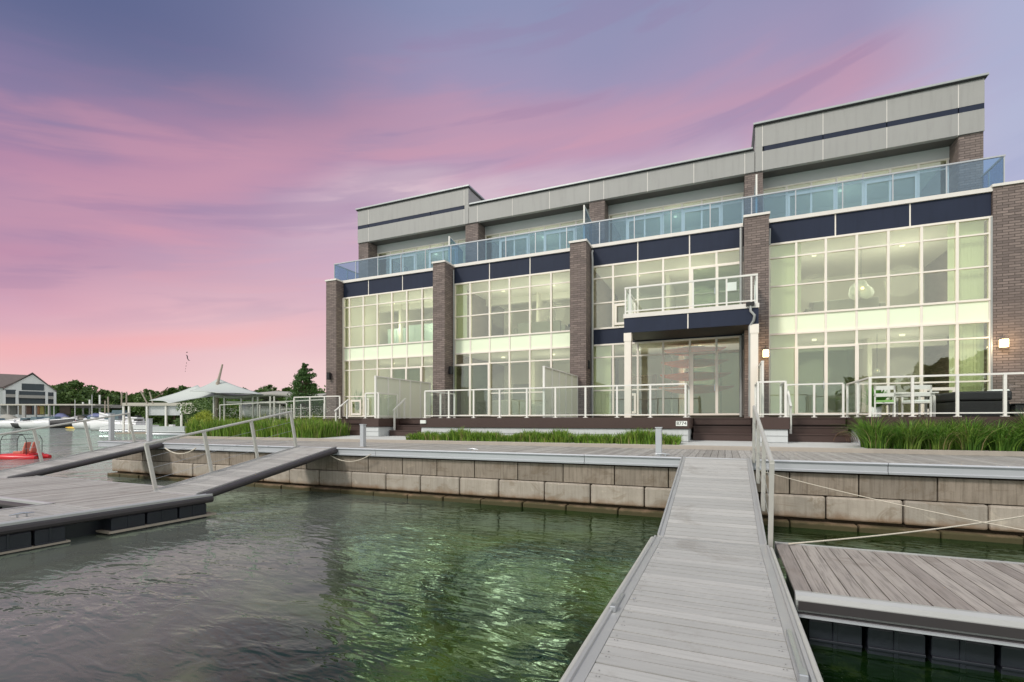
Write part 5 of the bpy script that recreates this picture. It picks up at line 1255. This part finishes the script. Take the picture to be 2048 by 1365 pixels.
# covered boat slip
cs = thing('boat_canopy', 'long low curved canopy on posts behind the flowering plants', 'canopy')
s4 = 50 / F; X4 = lambda u: (u - 520) * s4; Z4_ = lambda v: (842 - v) * s4
ring = []
for k_ in range(9):
    q = k_ / 8; u_ = 428 + (645 - 428) * q; zt = Z4_(790 + 3 * math.sin(q * 9))
    ring.append([(X4(u_), 0, zt - .25), (X4(u_), 0, zt), (X4(u_), 1.6, zt + .32), (X4(u_), 3.2, zt), (X4(u_), 3.2, zt - .25)])
MB().loft(ring, True, True, True).build('roof', M['cover_grey'], cs)
for u_ in (427, 448, 482, 505, 515, 540, 548, 573, 583): MB().box(X4(u_) - .07, X4(u_) + .07, 0, .14, -.75, Z4_(793)).build('post', M['rail_grey'], cs)
MB().box(X4(448), X4(583), .15, .3, Z4_(807), Z4_(803)).build('cross_beam', M['rail_grey'], cs)
local(cs, 520, 842, 50)
cb = boat(5.2, 2.1, 1.25, 'gel', 'white and grey boat stored under the long curved canopy', False, 'cover_grey', 'black', 'stored boats')
q = W(530, 842, 53); cb.location = (q.x, q.y, .55); cb.rotation_euler = (0, 0, A + R(172))
mb = MB()
tr_ = thing('boat_trailer', 'boat trailer under the stored white and grey boat', 'trailer', (q.x, q.y, -.7))
mb.box(-2.2, 2.2, -.5, -.42, .55, .65); mb.box(-2.2, 2.2, .42, .5, .55, .65); mb.box(2.2, 3.0, -.06, .06, .5, .6)
o = mb.build('frame', M['steel']); o.parent = tr_
for sy in (-.8, .8):
    w_ = MB(); w_.tube([(0, sy - .1, .35), (0, sy + .1, .35)], .35, 16); o = w_.build('wheel', M['black']); o.parent = tr_
o = MB().box(-.5, .5, -.35, .35, .651, 1.05).build('cradle', M['timber']); o.parent = tr_
tr_.rotation_euler = (0, 0, A)
# thin metal fence left of the houses
fn = thing('metal_fence', 'thin grey metal rail fence joining the left brick pillar', 'fence', (-24, 21, -.7))
pts = [(X(u_, 24.5), 24.5) for u_ in (440, 480, 520, 560, 583, 602, 620, 648)]
for x_, y_ in pts: MB().box(x_ - .03, x_ + .03, y_ - .03, y_ + .03, -.7, 1.12).build('post', M['rail_grey'], fn)
mb = MB(); mb.bar((pts[0][0], 24.5, 1.15), (pts[-1][0], 24.5, 1.38), .06, .06); mb.bar((pts[3][0], 24.5, .78), (pts[-2][0], 24.5, .85), .03, .03); mb.build('rail', M['rail_grey'], fn)
# dark shrubs under and behind the canopy
for i, (u_, t_, r_, l_) in enumerate(((425, 62, 2.0, 'dark shrub under the peaked sail left of the mast'), (470, 64, 1.7, 'bright green shrub right of the leaning mast'), (505, 66, 1.8, 'low dark shrub behind the stored boat'),
                                   (545, 66, 1.9, 'dark shrub behind the right part of the canopy'), (590, 60, 2.3, 'broad dark shrub left of the lone tree foot'), (635, 56, 2.4, 'broad dark shrub between the lone tree and the brick pillar'), (400, 66, 1.9, 'dark shrub left of the mast beyond the golden bush'))):
    q = W(u_, 842, t_); mb = MB()
    for k_ in range(16): leafball(mb, (q.x + random.uniform(-1, 1) * r_ * 1.1, q.y + random.uniform(-1, 1) * r_ * .6, -.7 + random.uniform(.5, 3.4)), r_ * .55, 90, .16)
    tag(mb.build('shrub', M['leaf_dark' if i != 1 else 'blade']), l_, 'shrub', 'shrubs behind the boat canopy')
# small dark squiggle, like flags left without their pole
kt = thing('kite', 'tiny dark kite with a dashed trailing line in the sky above the sails', 'kite', W(374, 710, 90))
MB().hexa([W(372, 706, 90), W(375, 706, 90), W(375, 706, 90.2), W(372, 706, 90.2), W(372.5, 704.6, 90), W(375.2, 704, 90), W(375.2, 704, 90.2), W(372.5, 704.6, 90.2)]).build('wing', M['black'], kt)
MB().tube([W(372, 710, 90), W(374.3, 712, 90), W(375, 717, 90), W(377, 721, 90), W(380, 721.5, 90)], [.03, .09, .08, .06, .04], 6).build('tail', M['black'], kt)
mb = MB()
for a_, b_ in ((725, 728), (731, 734), (737, 739), (742, 744)): mb.tube([W(373.5 - (a_ - 722) * .14, a_, 90), W(373.5 - (b_ - 722) * .14, b_, 90)], .035, 5)
mb.build('line', M['black'], kt)
